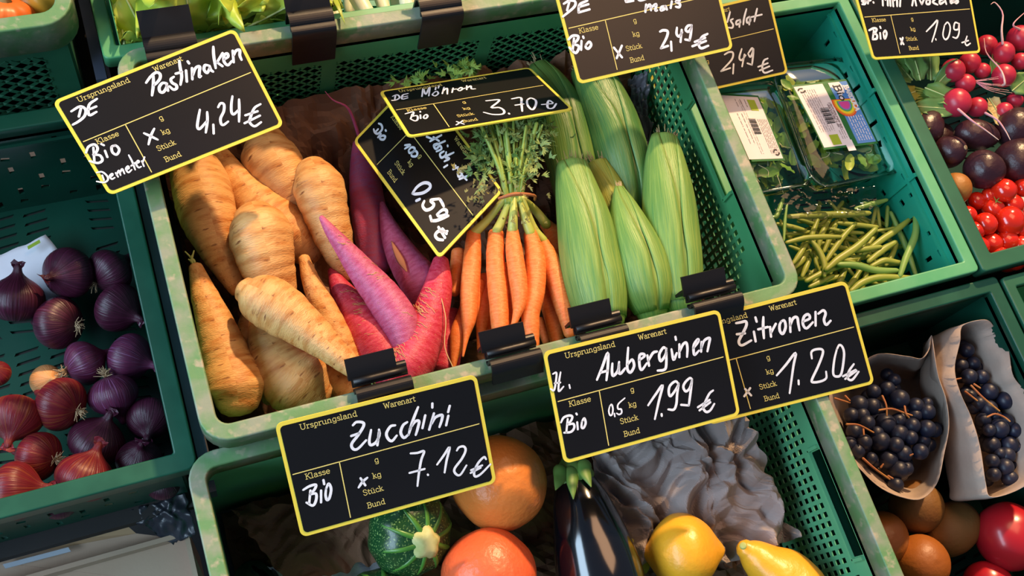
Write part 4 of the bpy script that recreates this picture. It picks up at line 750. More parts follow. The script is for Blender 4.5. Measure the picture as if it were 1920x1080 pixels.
LL=[((340,70),(-.2,1,.5),12,10),((262,80),(-.1,1,.5),9,7),((290,95),(-.3,.8,.6),9,7),((400,75),(.3,1,.6),12,10),((440,70),(.9,.5,.5),12,8),((470,72),(1,-.1,.3),10,7),((360,100),(.1,.6,1),8,10),((236,104),(.1,1,.4),7,4.5),((420,100),(.8,.2,.4),12,6),((340,40),(0,1,.3),12,12),((262,45),(.1,1,.2),9,7)]
for k,((x,y),d,a,b) in enumerate(LL): leaf('lettuce_leaf',U(x,y,-3.5+.25*(k%4)),d,(.1*math.sin(k),-.55,.9),a,b,let,T,k*3.3,.16,.34,(18,20),.18)
leek=mat('white leek shaft','e6e6cc','d3dba6',scale=3,rough=.35,vec='uv',stretch=(1,20,1),sss=.1)
for k,(pts,lb) in enumerate([([(610,-70,-4,12),(624,-20,-4,12.5),(631,34,-4,12)],'leftmost white leek shaft beside the clip'),([(640,-60,-3,15),(664,-15,-3,16),(688,26,-3,16)],'thick white leek shaft slanting to the right'),([(690,-60,-4.5,13),(708,-20,-4.5,13),(722,22,-4.5,12)],'leek shaft behind the slanting one'),([(755,-60,-3.6,15),(760,-20,-3.6,15),(766,18,-3.6,15)],'rightmost white leek shaft beside the second clip'),([(738,-60,-6.5,14),(742,-20,-6.5,14),(746,20,-6.5,13)],'pale leek shaft sunk between two others'),([(650,-60,-8,15),(655,-20,-8,15),(660,25,-8,15)],'leek shaft at the bottom of the pile')]):
    tag(root('leek',pts,leek,n=16,seg=24),lb,'leek','leeks')
for k in range(7): leaf('leek_leaf',U(860+k*30,2+(k%3)*6,-4),(math.cos(k),.8,.2),(0,-.3,1),9,2.2,mat('leek green leaf','4c7a3a','6a9448',scale=9,rough=.4),[o for o in bpy.data.objects if o.name=='leek.003'][0],k,.1,.05,(5,10))
pmp=mat('orange pumpkin skin','d8702a','c4582a',scale=4,rough=.4,bump=.1,c3='e0a24a',s3=12,r3=(.62,.75))
pmy=mat('mustard pumpkin skin','c9922a','b87a20',scale=5,rough=.42,bump=.15,c3='8f8a2a',s3=7,r3=(.5,.7))
def pumpkin(px,py,z,rp,ax,m,lb):
    c=U(px,py,z); r=rc(rp,c); T=thing('pumpkin',lb,'pumpkin',c-Vector((0,0,r*.8)),'pumpkins')
    V,F,uv=lathe(c,ax,[(-.6*r,.0),(-.72*r,.3*r),(-.6*r,.75*r),(0,r),(.6*r,.75*r),(.72*r,.3*r),(.6*r,0)],72,.03,2,.045,11); mk('fruit',V,F,m,T,True,uv)
    a=Vector(ax).normalized(); V,F,uv=sweep([(*(c+a*r*.6),.9),(*(c+a*r*.8),.6),(*(c+a*r*1.05+Vector((.4,.2,0))),.55)],n=8,seg=10); mk('stalk',V,F,mat('dry pumpkin stalk','8a7a4a',rough=.8),T,True,uv)
pumpkin(5,42,-1.5,62,(.3,.5,.8),pmp,'smooth orange pumpkin in the corner crate')
pumpkin(82,-8,-2,58,(-.5,.6,.6),pmy,'mustard yellow mottled pumpkin beside the orange one')
for _c in [Vector((-13.5,49.5,-6))]: px_,py_=PR(_c); pumpkin(px_,py_,-6,62,(0,.3,1),pmp,'orange pumpkin low in the crate, glimpsed through the mesh')
# ---------------------------------------------------------------- salad packs and beans
clear=bpy.data.materials.new('clear plastic'); clear.use_nodes=True
n=clear.node_tree; n.nodes.remove(n.nodes['Principled BSDF']); out=n.nodes['Material Output']; B=n.nodes.new('ShaderNodeBsdfGlossy'); B.inputs['Color'].default_value=(.9,.97,.94,1); B.inputs['Roughness'].default_value=.07
tr=n.nodes.new('ShaderNodeBsdfTransparent'); tr.inputs[0].default_value=(.93,.96,.94,1); mx=n.nodes.new('ShaderNodeMixShader'); fr=n.nodes.new('ShaderNodeLayerWeight'); fr.inputs[0].default_value=.3
n.links.new(fr.outputs['Fresnel'],mx.inputs[0]); n.links.new(tr.outputs[0],mx.inputs[1]); n.links.new(B.outputs[0],mx.inputs[2]); n.links.new(mx.outputs[0],out.inputs[0])
lls=[mat('lamb lettuce leaf %s'%w,a,b,scale=30,rough=.4,bump=.2) for w,a,b in (('green','5a8a30','79a63e'),('yellow green','9ab038','b3c04a'),('deep green','3f7034','5a8a3c'))]
whs=mat('pale root stem','e0dcb4',rough=.5)
lmesh=[]
for m_ in lls:
    o=leaf('salad_leaf',Vector((0,0,0)),(0,1,.15),(0,0,1),2.3,1.25,m_,None,len(lmesh),.1,.08,(5,6)); lmesh.append(o.data); bpy.data.objects.remove(o)
def pack(lb,q,seed,nl):
    Q=[U(*c) for c in q]; T=thing('salad_pack',lb,'salad pack',(sum(Q,Vector())/4)+Vector((0,0,-4.2)),'salad packs')
    def f(s,t,dz,k=1): s=.5+(s-.5)*k;t=.5+(t-.5)*k; return Q[0]*(1-s)*(1-t)+Q[1]*s*(1-t)+Q[2]*s*t+Q[3]*(1-s)*t+Vector((0,0,dz))
    base=[(a,b) for a,b in rrect(0,0,1,1,.16,5)]
    L=[[f(a,b,dz,k) for a,b in base] for k,dz in ((.86,-4),(.93,-.5),(.94,0),(1,0),(1.0,-.15),(.955,-.15))]
    V,F=loft(L,False); n_=len(base); F.append(tuple(range(n_))); o=mk('clear_tray',V,F,clear,T,True)
    rimL_=[f(a,b,.06,.985) for a,b in base]; rimL_.append(rimL_[0]); V,F,uv=sweep([(*p,.1) for p in rimL_],n=90,seg=6); mk('tray_edge',V,F,clear,T,True,uv)
    L=[[f(a,b,dz,k) for a,b in base] for k,dz in ((.95,.02),(.9,.35),(.6,.5),(.2,.5))]; V,F=loft(L,False); F.append(tuple(range(3*n_,4*n_))); mk('clear_lid',V,F,clear,T,True)
    r=random.Random(seed)
    for k in range(nl):
        s,t=r.uniform(.07,.93),r.uniform(.05,.95); me=lmesh[r.choice((0,0,1,2,0))]; o=bpy.data.objects.new('salad_leaf',me); COL.objects.link(o); o.parent=T
        p=f(s,t,-3.2+3.0*min(1,k/nl*1.05),.84); o.location=(p-Vector(T['_o']))*S; o['_o']=tuple(p)
        o.rotation_euler=(r.uniform(-.6,.6),r.uniform(-.6,.6),r.uniform(0,6.3)); sc=r.uniform(.75,1.15); o.scale=(sc,sc,sc)
    for k in range(11):
        s,t=r.uniform(.1,.9),r.uniform(.1,.9); p=f(s,t,-.3,.8); d=Vector((r.gauss(0,1),r.gauss(0,1),0)).normalized()
        tube('stem',[p,p+d*1.0+Vector((r.gauss(0,.3),0,.05)),p+d*2.0+Vector((0,r.gauss(0,.5),0))],.07,whs,T,n=8,seg=5,taper=.4)
    return T,f
T1,f1=pack('salad pack half hidden by the mesh crate rim, its white label upright',[(1300,165,-13.6),(1462,150,-13.2),(1532,345,-13.2),(1372,372,-13.6)],1,120)
T2,f2=pack('salad pack with the rainbow label, against the teal side',[(1440,122,-12.2),(1592,106,-12),(1698,322,-12),(1528,357,-12.2)],2,130)
gl=mat('label green','1f6e34',rough=.4); wl=mat('label white','efe4e6',rough=.45); bl=mat('label blue','4f86cf','6a9ad8',scale=5,rough=.4)
gr_=mat('grey label print','9c8a8c',rough=.6); dk=mat('black label print','26262a',rough=.6); lg=mat('organic mark green','a8bf2e',rough=.5)
rb=[mat('rainbow '+k,c,rough=.4) for k,c in (('pink','d8489a'),('violet','8f72c8'),('green','4fae62'),('yellow','f2d62c'),('orange','f08a2a'),('red','e2502e'))]
def label_(T,q,blocks):
    Q=[U(*c) for c in q]
    def f(a,b,h=0): return Q[0]*(1-a)*(1-b)+Q[1]*a*(1-b)+Q[2]*a*b+Q[3]*(1-a)*b+Vector((0,0,.12*math.sin(b*3.1+a)+h))
    mats=[];mb=MB(); h=.0
    for (m_,pts,hh) in blocks:
        if m_ not in mats: mats.append(m_)
        i=mats.index(m_)
        if len(pts)==4 and isinstance(pts[0],(int,float)):
            a0,b0,a1,b1=pts; N=10; V=[f(a,b0+(b1-b0)*k/N,hh) for k in range(N+1) for a in (a0,a1)]; F=[(2*k,2*k+1,2*k+3,2*k+2) for k in range(N)]
        else: V=[f(a,b,hh) for a,b in pts]; F=[tuple(range(len(V)))]
        mb.add(V,orient(V,F,Vector((0,0,1))),i)
    o=mk('paper_label',mb.V,mb.F,mats,T,False,mi=mb.mi); return o,f
def lines(mb,f,a0,a1,b0,b1,n,r,vert=True,w=.007):
    for k in range(n):
        a=a0+(a1-a0)*k/max(1,n-1); b=b0
        while b<b1:
            e=min(b1,b+r.uniform(.02,.09)); mb.add([f(a-w,b,.05),f(a+w,b,.05),f(a+w,e,.05),f(a-w,e,.05)],[(0,3,2,1)]); b=e+r.uniform(.008,.02)
def arrowmark(mb,f,ca,cb,ra,rb_):
    for k in range(2):
        pts=[(ca+ra*math.cos(t),cb+rb_*math.sin(t)) for t in [k*math.pi+q*.45 for q in range(6)]]
        V=[];
        for i,(a,b) in enumerate(pts):
            s=1.0-.06*i; V+= [(a,b),(ca+(a-ca)*.6,cb+(b-cb)*.6)]
        mb.add([f(a,b,.06) for a,b in V],[(2*i,2*i+1,2*i+3,2*i+2) for i in range(5)])
r=random.Random(3)
o,f=label_(T1,[(1352,175,-12.75),(1421,180,-12.6),(1473,300,-12.6),(1410,303,-12.75)],[(gl,(0,0,1,1),0),(wl,(-.06,.03,.96,.97),.02),(lg,(.62,.08,.83,.25),.04)])
mb=MB(); lines(mb,f,.18,.3,.3,.75,2,r); lines(mb,f,.38,.44,.1,.9,2,r,w=.004); lines(mb,f,.68,.92,.38,.92,6,r,w=.006); lines(mb,f,.3,.55,.08,.2,3,r,w=.008)
mb.F=orient(mb.V,mb.F,Vector((0,0,1))); mb.build('fine_print',gr_,T1)
mb=MB()
for k in range(12): b=.38+k*.019; mb.add([f(.42,b,.06),f(.62,b,.06),f(.62,b+.008+.004*(k%3),.06),f(.42,b+.008+.004*(k%3),.06)],[(0,3,2,1)])
arrowmark(mb,f,.83,.88,.09,.05); mb.F=orient(mb.V,mb.F,Vector((0,0,1))); mb.build('bar_code',dk,T1)
def arc(c0,c1,ra,rb_,w,t0,t1):
    P=[(c0+ra*math.cos(t),c1+rb_*math.sin(t)) for t in [t0+(t1-t0)*k/9 for k in range(10)]]; Q_=[(c0+(ra-w)*math.cos(t),c1+(rb_-w*.75)*math.sin(t)) for t in [t1-(t1-t0)*k/9 for k in range(10)]]; return P+Q_
bk=[(gl,(0,0,1,1),0),(wl,(.02,.03,.54,.97),.02),(wl,(.42,.9,.56,1.06),.03),(bl,(.64,.03,.98,.97),.02),(wl,[(.64,.03),(.84,.03),(.87,.1),(.85,.2),(.78,.23),(.78,.32),(.72,.37),(.64,.37)],.03),(lg,(.2,.8,.36,.95),.04)]
for k,(m_,ra) in enumerate(((rb[5],.21),(rb[4],.19),(rb[3],.165),(rb[2],.13),(rb[1],.105),(rb[0],.085))): bk.append((m_,[(.74+ra*math.cos(t),.37+ra*.95*math.sin(t)) for t in [-.35+3.9*q/14 for q in range(15)]],.035+.006*k))
o,f=label_(T2,[(1484,160,-11.15),(1586,149,-11.05),(1647,268,-11.05),(1545,281,-11.15)],bk)
mb=MB(); lines(mb,f,.1,.34,.1,.75,7,r,w=.004); lines(mb,f,.44,.5,.35,.72,2,r,w=.01); lines(mb,f,.42,.5,.75,.88,3,r,w=.005); mb.F=orient(mb.V,mb.F,Vector((0,0,1))); mb.build('fine_print',gr_,T2)
mb=MB()
for k in range(12): b=.4+k*.02; mb.add([f(.27,b,.06),f(.42,b,.06),f(.42,b+.008+.004*(k%3),.06),f(.27,b+.008+.004*(k%3),.06)],[(0,3,2,1)])
arrowmark(mb,f,.12,.1,.07,.04)
word(mb,'Bio',.08,-.70,.33,.12,.018,lambda a,b:f(-b,a,.07))
mb.F=orient(mb.V,mb.F,Vector((0,0,1))); mb.build('black_print',dk,T2)
mb=MB(); word(mb,'FELDSALAT BIO',.33,-.455,.75,.045,.007,lambda a,b:f(-b,a,.07)); mb.F=orient(mb.V,mb.F,Vector((0,0,1))); mb.build('product_line',gr_,T2)
mb=MB(); word(mb,'BARDUCA',.1,-.88,.5,.075,.022,lambda a,b:f(-b,a,.08)); lines(mb,f,.7,.93,.56,.93,6,r,w=.007); mb.F=orient(mb.V,mb.F,Vector((0,0,1))); mb.build('white_print',wl,T2)
bm_=mat('green bean skin','8a9a3c','a3a84a',scale=8,rough=.42,bump=.2,bscale=40,c3='5f8a3a',s3=6,r3=(.5,.7)); bg2=mat('fresh green bean skin','6f9a4c','8aac58',scale=8,rough=.4,bump=.2,bscale=40)
BN=[([(1450,40),(1500,160),(1490,380),(1400,600),(1340,780)],38,1,-12.6),([(1440,220),(1300,330),(1150,430),(980,560)],34,0,-13.6),([(200,455),(380,410),(560,400),(720,400)],30,0,-13),([(220,195),(500,180),(800,170),(1010,160)],38,0,-14.2),([(900,110),(1050,70),(1190,30)],30,1,-14),([(730,680),(900,690),(1100,740),(1290,740)],38,1,-12.8),([(850,940),(960,860),(1150,810),(1500,820)],38,0,-12.8),([(1250,170),(1330,350),(1420,560),(1500,800)],32,1,-15),([(450,450),(520,550),(570,680),(570,780)],35,0,-13.2),([(500,240),(450,360),(440,430)],30,0,-14.2),([(620,230),(540,380),(510,500)],32,0,-14.6),([(700,230),(640,380),(570,540)],32,0,-14.8),([(880,270),(760,400),(650,550),(590,640)],30,0,-13.4),([(1080,330),(900,500),(720,620),(600,720)],40,0,-12.8),([(1280,460),(1150,540),(1030,640)],38,0,-13.6),([(850,545),(1000,520),(1130,500)],30,0,-13.2),([(1090,110),(1060,260)],28,0,-15.2),([(1110,120),(1130,280)],28,0,-15.4),([(1210,110),(1200,280)],30,1,-15.2),([(760,690),(600,740),(400,840)],35,0,-13.6),([(100,270),(250,300),(370,330)],28,0,-14),([(190,370),(330,360),(420,350)],25,0,-14.8),([(390,470),(320,580),(260,660)],30,0,-13.8),([(400,560),(330,650),(280,700)],36,0,-14.6),([(420,640),(380,720),(350,790)],30,0,-14.4),([(470,590),(490,680),(520,740)],25,0,-14.6),([(780,740),(740,820),(700,900)],35,0,-14.4),([(930,750),(860,850),(800,920)],32,0,-14.4),([(1000,760),(980,830),(960,900)],30,0,-14.9),([(1060,690),(1180,640),(1330,660)],35,0,-13.4),([(640,320),(780,350),(950,360)],25,0,-14.2),([(720,260),(900,280),(1100,300)],30,0,-14.6),([(1110,340),(1280,310)],24,0,-14.2),([(1300,480),(1250,600),(1200,680)],30,0,-14.8),([(1060,420),(1000,500)],28,0,-14.4),([(860,600),(960,590)],22,0,-14.2),([(150,30),(90,180),(60,200)],28,1,-13),([(190,90),(170,250),(160,430)],18,1,-12.6),([(950,930),(1100,900),(1230,890)],25,0,-14),([(650,800),(520,860),(430,900)],30,0,-14),([(230,500),(320,540),(400,600)],26,0,-15)]
rr=random.Random(12)
for k in range(70):
    x,y=rr.uniform(180,1280),rr.uniform(170,930); a=rr.uniform(0,3.14); L=rr.uniform(120,230)
    if y>560 and x<300: continue
    BN.append(([(x-L*math.cos(a),y-L*.8*math.sin(a)),(x+rr.uniform(-30,30),y+rr.uniform(-30,30)),(x+L*math.cos(a),y+L*.8*math.sin(a))],rr.uniform(24,34),0,rr.uniform(-18.5,-15.6)))
BL={0:'long fresh green bean leaning upright against the teal side',7:'pale green bean beneath the upright one, against the side',6:'curved green bean resting on the front rim',3:'long green bean just below the plastic film',2:'bean lying level near the mesh crate rim',13:'broad bean crossing the pile diagonally in its middle',5:'dark green bean curving level above the front ones',37:'thin upright green bean at the mesh crate rim'}
for k,(P,rp,f_,z) in enumerate(BN):
    n_=len(P); pts=[]
    for j,(x,y) in enumerate(P):
        t=j/(n_-1); px,py=1440+x/5.4,370+y/5.4; pts.append((px,py,z,rp/5.4*.98*(1 if 0<j<n_-1 else .7)))
    o=root('green_bean',pts,(bg2 if f_ else bm_),n=14,seg=10,lump=.12,lfreq=.9,seed=k,cap=(1.6,1.6),flat=.8)
    mx_,my_=1440+P[n_//2][0]/5.4,370+P[n_//2][1]/5.4; an=math.degrees(math.atan2(P[0][1]-P[-1][1],P[-1][0]-P[0][0]))%180
    tn='fresh' if f_ else ('shaded' if k>40 else ('plump' if rp>34 else 'slim'))
    di='level' if an<22 or an>158 else ('rising to the right' if an<68 else ('upright' if an<112 else 'rising to the left'))
    rw_=('film side','upper middle','lower middle','front rim side')[min(3,max(0,int((my_-395)/38)))]; cl=('far left','left','right','far right')[min(3,max(0,int((mx_-1470)/60)))]
    tag(o,BL.get(k,'%s green bean %s, %s %s of the pile'%(tn,di,rw_,cl)),'bean','green beans')
sheet('plastic_film',[(1450,348,-12.6),(1640,352,-12.2),(1650,408,-12.6),(1450,412,-12.8)],(40,18),.9,33,clear,fold=2,smooth=True,thick=0,label='crinkled clear plastic film between the salad packs and the beans',cat='plastic film')
# ---------------------------------------------------------------- radishes, avocados, tomatoes
rd=mat('round radish skin','b8263f','c43a50',scale=5,rough=.35,spec=.5,sss=.12,c3='d66a80',s3=6,r3=(.62,.8))
RDS=[(1787,132,-9,22,'round radish left of the pair under the board corner'),(1818,118,-10,20,'dark radish half under the price board'),(1842,133,-10,15,'small radish beside the board corner'),(1810,157,-9.5,18,'radish with a fan of thin roots'),(1793,193,-8.5,27,'biggest radish, its long root over the avocado'),(1832,201,-9.5,19,'radish right of the biggest one'),(1881,99,-8.5,21,'radish with its root standing upward'),(1882,142,-8.5,22,'bright red radish with a root draped across it'),(1913,115,-9.5,16,'radish at the right edge of the bunch'),(1883,208,-9.8,16,'radish just above the avocados'),(1916,153,-9.5,13,'radish cut off by the right edge, lower one'),(1850,85,-10.5,19,'radish behind the board corner'),(1912,72,-9.5,24,'radish at the right edge, upper one'),(1903,188,-11,15,'shaded purple radish low in the bunch')]
RT=[[(1835,210),(1850,225),(1862,234),(1872,243),(1876,248)],None,[(1845,150),(1855,160)],None,[(1797,205),(1822,226),(1848,244),(1872,262)],[(1848,212),(1870,225),(1885,245),(1894,262)],[(1880,82),(1878,55),(1880,25),(1866,5),(1858,8)],[(1880,160),(1884,155),(1876,130),(1850,100),(1845,72)],None,None,None,None,[(1912,55),(1900,45),(1925,20)],None]
rtm=mat('pink white radish root','dc93a0','e6c9b8',scale=20,rough=.6)
for k,(x,y,z,rp,lb) in enumerate(RDS):
    c=U(x,y,z); r_=rc(rp,c); T=thing('round_radish',lb,'radish',c-Vector((0,0,r_)),'round radishes')
    V,F,uv=lathe(c,(.2*math.sin(k*2),.3*math.cos(k),1),[(p[0]*r_,p[1]*r_) for p in SPH],26,.06,k); mk('bulb',V,F,rd,T,True,uv)
    if RT[k] and k not in (0,2): tube('root_tail',[U(a,b,z+ (1.9 if i else 1.2)*r_/1.4) for i,(a,b) in enumerate(RT[k])],.17,rtm,T,taper=.25)
    if k==3:
        for q in range(11): a=rr.uniform(-.7,.5); tube('root_hair',[c+Vector((r_*.8,0,.4)),U(x+38+rr.uniform(-8,8),y+4+22*a,z+1.6),U(x+58+rr.uniform(0,30),y+8+40*a,z+1.2)],.045,rtm,T,n=9,seg=4,taper=.4)
rlf=mat('radish leaf','5f8a44','7da056',scale=12,rough=.5,bump=.3,bscale=40); rly=mat('yellowed radish leaf','a8a23c','6f8a34',scale=10,rough=.5)
T=thing('radish_greens','radish leaves spilling below the Mini Avocado board','leaves',U(1710,160,-11))
for k,(x,y,d,a,b,m_) in enumerate([(1700,155,(-1,.4,.3),6,4.5,rlf),(1710,150,(-.6,1,.3),6,4,rlf),(1725,150,(0,1,.3),6,3,rlf),(1745,150,(.3,1,.3),6,2.5,rlf),(1715,172,(-1,-.2,.2),5,3,rly),(1735,165,(.4,-.6,.3),5,3,rlf),(1742,180,(.5,-.8,.3),3.5,2,mat('tan wilted leaf','c9a05a',rough=.7)),(1715,195,(-.3,-.8,.2),5,3,rly),(1720,200,(.7,-.3,.2),5,2.6,rlf),(1755,160,(.5,.3,.5),4,2,rlf),(1770,175,(.2,-1,.1),3,2,rlf),(1898,170,(.5,.2,.3),3,3,rlf),(1855,185,(0,-1,.1),5,2.4,mat('cream leaf stalk','c9b87a',rough=.5)),(1870,150,(.3,1,.3),4,2,rlf),(1690,140,(-.3,1,.2),6,4,rlf),(1680,150,(-.5,-.6,.3),5,4,rlf)]): leaf('radish_leaf',U(x,y,-10+.3*(k%3)),d,(0,-.2,1),a,b,m_,T,k*2.1,.15,.12,(8,10),.1)
for k in range(8): tube('leaf_stalk',[U(1760,180+k,-10.5),U(1730,168+k*4,-10.2),U(1695+k*3,160+k*7,-10.6)],.16,gst,T,n=8,seg=6)
av=mat('dark avocado skin','3d1f26','2a1822',scale=9,ramp=(.4,.62),detail=6,rough=.36,spec=.5,bump=.8,bscale=75,c3='6b3d20',s3=5,r3=(.52,.7))
AV=[(1738,240,-10.5,31,(.7,.5,.2),1.25,'avocado against the crate side, its stem end up right'),(1832,253,-10.5,29,(.95,-.4,.1),1.5,'long brownish avocado under the radish root'),(1781,284,-10,30,(.3,-.3,.9),1.1,'avocado with its pale stem dot facing up'),(1846,318,-9.6,37,(.8,-.45,.1),1.05,'large dark avocado above the tomatoes'),(1905,238,-10,36,(.8,.5,.1),1.2,'avocado at the right edge beneath the radishes'),(1908,300,-10.5,42,(.8,.5,.1),1.2,'black avocado at the right edge above the tomatoes'),(1758,262,-14.5,32,(.7,.5,.2),1.1,'avocado in the shade between two others')]
for k,(x,y,z,rp,ax,el,lb) in enumerate(AV):
    c=U(x,y,z); r_=rc(rp,c); T=thing('avocado',lb,'avocado',c-Vector((0,0,r_)),'avocados')
    V,F,uv=lathe(c,ax,[(-1.0*r_*el,0),(-.93*r_*el,.38*r_),(-.7*r_*el,.74*r_),(-.3*r_*el,.98*r_),(.1*r_*el,.98*r_),(.5*r_*el,.8*r_),(.8*r_*el,.52*r_),(.95*r_*el,.25*r_),(1.0*r_*el,0)],36,.05,k); mk('fruit',V,F,av,T,True,uv)
    a=Vector(ax).normalized(); V,F,uv=lathe(c+a*r_*el*.97,a,[(-.1,.3),(.08,.28),(.14,.12),(.15,0)],12); mk('stem_dot',V,F,mat('pale stem dot','b39a70',rough=.8),T,True,uv)
ball('kiwi_fruit',1792,353,-9.8,29,mat('rough brown orange rind','a8702a','8a5226',scale=8,rough=.5,bump=.9,bscale=60,c3='5a2e1c',s3=9,r3=(.55,.7)),lump=.05,seg=32,label='rough yellow brown round fruit beside the crate rim above the tomatoes',cat='fruit')
tom=mat('tomato skin','d42a12','c41f10',scale=3,rough=.18,spec=.55,coat=.4,sss=.1)
calx=mat('tomato calyx','6f8a3a',rough=.5)
TM=[(1883,357,20,'topmost large tomato below the avocados'),(1855,367,14,'small tomato left of the topmost one'),(1831,377,15,'dull tomato next to the rough brown fruit'),(1918,352,16,'tomato at the right edge in the top row'),(1862,391,18,'tomato just under the green calyx'),(1897,385,19,'tomato below the topmost one'),(1814,403,15,'tomato touching the crate rim'),(1848,420,19,'tomato in the middle left of the pile'),(1893,415,25,'largest tomato in the centre of the pile'),(1830,432,15,'shaded tomato wedged by the crate rim'),(1858,457,18,'tomato at lower left of the white gap'),(1888,453,19,'tomato directly below the largest one'),(1836,462,16,'lower tomato against the crate rim'),(1875,483,18,'tomato at the front crate edge'),(1914,462,18,'tomato at the lower right edge'),(1848,488,12,'small tomato in the front corner'),(1917,430,14,'tomato cut off by the right edge'),(1905,490,15,'tomato hidden at the front edge, right')]
for q_,(x,y) in enumerate([(1845,395),(1880,378),(1875,435),(1905,440),(1835,415),(1872,470),(1898,472),(1855,480),(1825,390),(1912,405),(1888,492),(1842,445)]): TM.append((x,y,17,'red tomato lying deeper between the top tomatoes'))
for k,(x,y,rp,lb) in enumerate(TM):
    z=-10.5-.5*(k%3)+(.9 if k in (0,8,7) else 0)-(2.6 if k>17 else 0)
    o=ball('tomato',x,y,z,rp*1.16,tom,ax=(.3*math.sin(k),.4*math.cos(k*2),1),el=.92,seed=k,seg=28,lump=.03,label=lb,cat='tomato',group='tomatoes')
    if k==4:
        c=U(1868,377,z+1.2)
        for q in range(4): tube('calyx_leaf',[c,c+Vector((math.cos(q*1.6+.5)*.6,math.sin(q*1.6+.5)*.6,.3))],.09,calx,o,n=4,seg=5,taper=.3)
world_sheet('paper_liner',90.5,1.2,114,10,-18,(20,12),.8,9,white,edge=0,label='white paper seen between the tomatoes',cat='paper')
# ---------------------------------------------------------------- grapes in paper bags
gp=mat('blue black grape skin','14172a','232c46',scale=9,ramp=(.35,.7),detail=5,rough=.42,spec=.45,c3='3d2233',s3=12,r3=(.55,.75))
gs=mat('brown grape stalk','9a5a34','b3803f',scale=30,rough=.6)
def bag(label,mouth,zt,zb,k,shift,seed):
    P=cr([(x,y,0) for x,y in mouth+[mouth[0]]],len(mouth)*7)[:-1]; cx=sum(p.x for p in P)/len(P); cy=sum(p.y for p in P)/len(P); L=[]
    for j in range(9):
        t=j/8; L.append([])
        for i,p in enumerate(P):
            kk=1+(k-1)*t; sh=math.sin(min(1,t*1.6)*math.pi/2); x,y=cx+(p.x-cx)*kk+shift[0]*sh,cy+(p.y-cy)*kk+shift[1]*sh; z=zt+(zb-zt)*t+(1.0*noise.noise(Vector((i*.12,seed,0))) if j<3 else 0)
            if j==0: z+=.16*(i%2)+.5*noise.noise(Vector((i*.25,seed,3)))
            v=U(x,y,z); v+=Vector((noise.noise(v*.25+Vector((seed,0,0))),noise.noise(v*.25+Vector((0,seed,0))),0))*.9*t*(1-t)*3; v.x=min(88.3,max(62.9,v.x)) if t>0 else v.x; L[-1].append(v)
    V,F=loft(L,False); n_=len(P); F.append(tuple(range(8*n_,9*n_)))
    o=mk('paper_bag',V,F,kraftO,None,True); so=o.modifiers.new('t','SOLIDIFY'); so.thickness=.0007; so.offset=0
    return tag(o,label,'paper bag')
bag('open paper bag of grapes, left one, right of the Zitronen board',[(1560,700),(1600,690),(1645,664),(1700,668),(1728,672),(1742,655),(1747,630),(1758,700),(1774,750),(1779,800),(1770,850),(1757,905),(1728,935),(1690,932),(1650,914),(1615,882),(1580,840),(1555,770)],-12.6,-24,.66,(-6,6),1)
bag('open paper bag of grapes, right one, with torn jagged top edge',[(1800,640),(1806,610),(1850,600),(1870,622),(1884,626),(1892,660),(1900,705),(1926,740),(1948,800),(1950,880),(1915,915),(1860,932),(1848,905),(1838,840),(1822,785),(1800,735),(1790,690)],-11.4,-24,.9,(-70,20),2)
GB1=[(370,320,50),(280,340,45),(455,390,60),(180,430,60),(270,440,55),(565,435,50),(640,475,52),(235,550,50),(355,560,68),(445,540,50),(540,570,50),(450,625,60),(640,590,55),(690,600,45),(150,610,50),(215,680,50),(325,675,62),(530,650,45),(430,700,50),(615,670,45),(380,800,58),(480,760,55),(595,745,50),(170,740,48),(450,870,60),(500,860,45),(430,970,48),(265,790,38),(640,420,38),(420,260,40),(130,500,48),(120,690,45),(560,500,45),(200,500,50),(300,620,45)]
GB2=[(925,240,50),(1010,240,45),(870,165,45),(950,150,45),(1060,340,55),(1165,400,55),(1055,455,55),(1020,530,48),(1125,590,62),(1230,600,48),(1170,540,50),(1075,700,55),(1195,700,55),(1175,770,55),(1165,850,55),(1080,810,45),(1060,600,40),(1200,925,50),(930,370,42),(900,350,40),(955,450,40),(1255,850,45),(910,60,45),(1100,500,40),(1250,720,42),(1090,900,45),(1130,760,40),(990,420,45)]
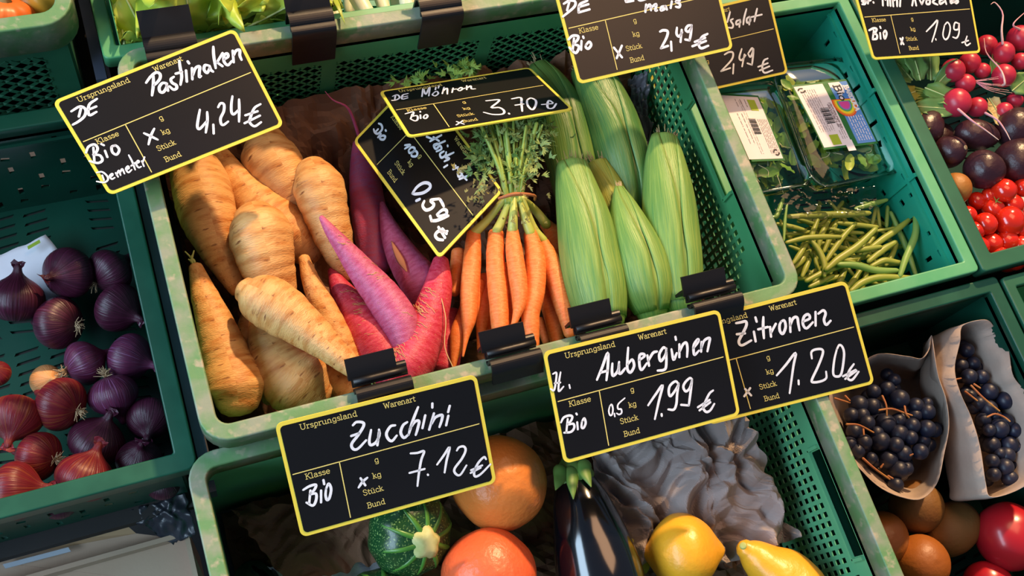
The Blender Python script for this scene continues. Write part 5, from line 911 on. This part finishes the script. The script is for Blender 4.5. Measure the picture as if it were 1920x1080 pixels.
def grapes(lb,L,seed,stalks):
    r=random.Random(seed); c0=U(1560+L[0][0]/3.6,640+L[0][1]/3.6,-20); T=thing('grape_bunch',lb,'grapes',c0)
    base=None
    for rep in range(2):
        for k,(x,y,rp) in enumerate(L):
            px,py=1560+x/3.6,640+y/3.6; z=-14.6+r.uniform(-.6,.5)
            if rep: px+=r.uniform(-16,16); py+=r.uniform(-10,10); z-=1.9; 
            c=U(px,py,z); rr_=rc(rp/3.6,c)*.98*1.12
            if base is None:
                V,F,uv=lathe((0,0,0),(0,0,1),[(p[0]*1.05,p[1]) for p in SPH],20); o=mk('grape',V,F,gp,T,True,uv); base=o.data; o.location=(c-c0)*S+Vector((0,0,-1.05*S*rr_))*0; bz=o
                me_off=1.05
            o=bpy.data.objects.new('grape',base); COL.objects.link(o); o.parent=T; o.scale=(rr_,)*3; o.location=(c-c0-Vector((0,0,1.05*rr_)))*S; o['_o']=tuple(c)
    bpy.data.objects.remove(bz)
    for st in stalks: tube('grape_stalk',[U(1560+a/3.6,640+b/3.6,-13.2+.2*(i%2)) for i,(a,b) in enumerate(st)],.13,gs,T,n=10,seg=6,taper=.7)
    return T
grapes('bunch of blue black grapes in the left paper bag',GB1,1,[[(20,385),(70,400),(120,415)],[(90,370),(120,400)],[(320,465),(400,455),(480,480),(540,500)],[(340,370),(365,430),(370,500)],[(490,440),(500,490),(520,515)],[(100,560),(180,565),(280,615)],[(210,580),(215,630)],[(210,790),(290,860),(390,930)],[(380,910),(410,925)],[(330,850),(345,830)],[(530,770),(545,762)]])
grapes('bunch of blue black grapes in the right paper bag',GB2,2,[[(940,300),(1020,380),(1130,470)],[(960,290),(1000,315)],[(820,260),(870,250)],[(1050,510),(1100,490),(1160,510),(1200,540)],[(900,340),(980,400)]])
kw=mat('brown kiwi skin','7a4e22','6e5c28',scale=6,rough=.6,bump=.3,bscale=200); org=mat('dull orange rind','9c5c22','8e5220',scale=6,rough=.45,bump=.3,bscale=140)
nec=mat('nectarine skin','b01c28','d8562c',scale=2.2,ramp=(.5,.68),detail=4,rough=.28,spec=.5,coat=.2,c3='e8a04a',s3=4,r3=(.66,.74))
ball('kiwi_fruit',1718,950,-20,50,kw,ax=(.5,.3,.6),el=1.0,seg=30,label='brown round fruit with a dark navel under the left grape bag',cat='fruit')
ball('kiwi_fruit',1785,992,-20.4,46,kw,ax=(.9,.4,.1),el=1.28,seg=30,label='egg shaped olive brown kiwi beside the nectarine',cat='fruit')
ball('orange',1727,1056,-19.5,52,org,seg=32,label='dull orange fruit at the bottom edge beside the mesh crate',cat='orange')
ball('orange',1652,1008,-19.6,50,org,seg=32,label='orange half hidden by the mesh crate rim',cat='orange')
ball('nectarine',1893,1006,-18.5,64,nec,seg=36,el=.92,label='large red nectarine with a yellow patch at the lower right',cat='nectarine')
ball('nectarine',1852,1098,-20.5,46,nec,seg=30,label='orange red nectarine cut off by the bottom edge',cat='nectarine')

for o in bpy.data.objects:
    if '_o' in o: del o['_o']
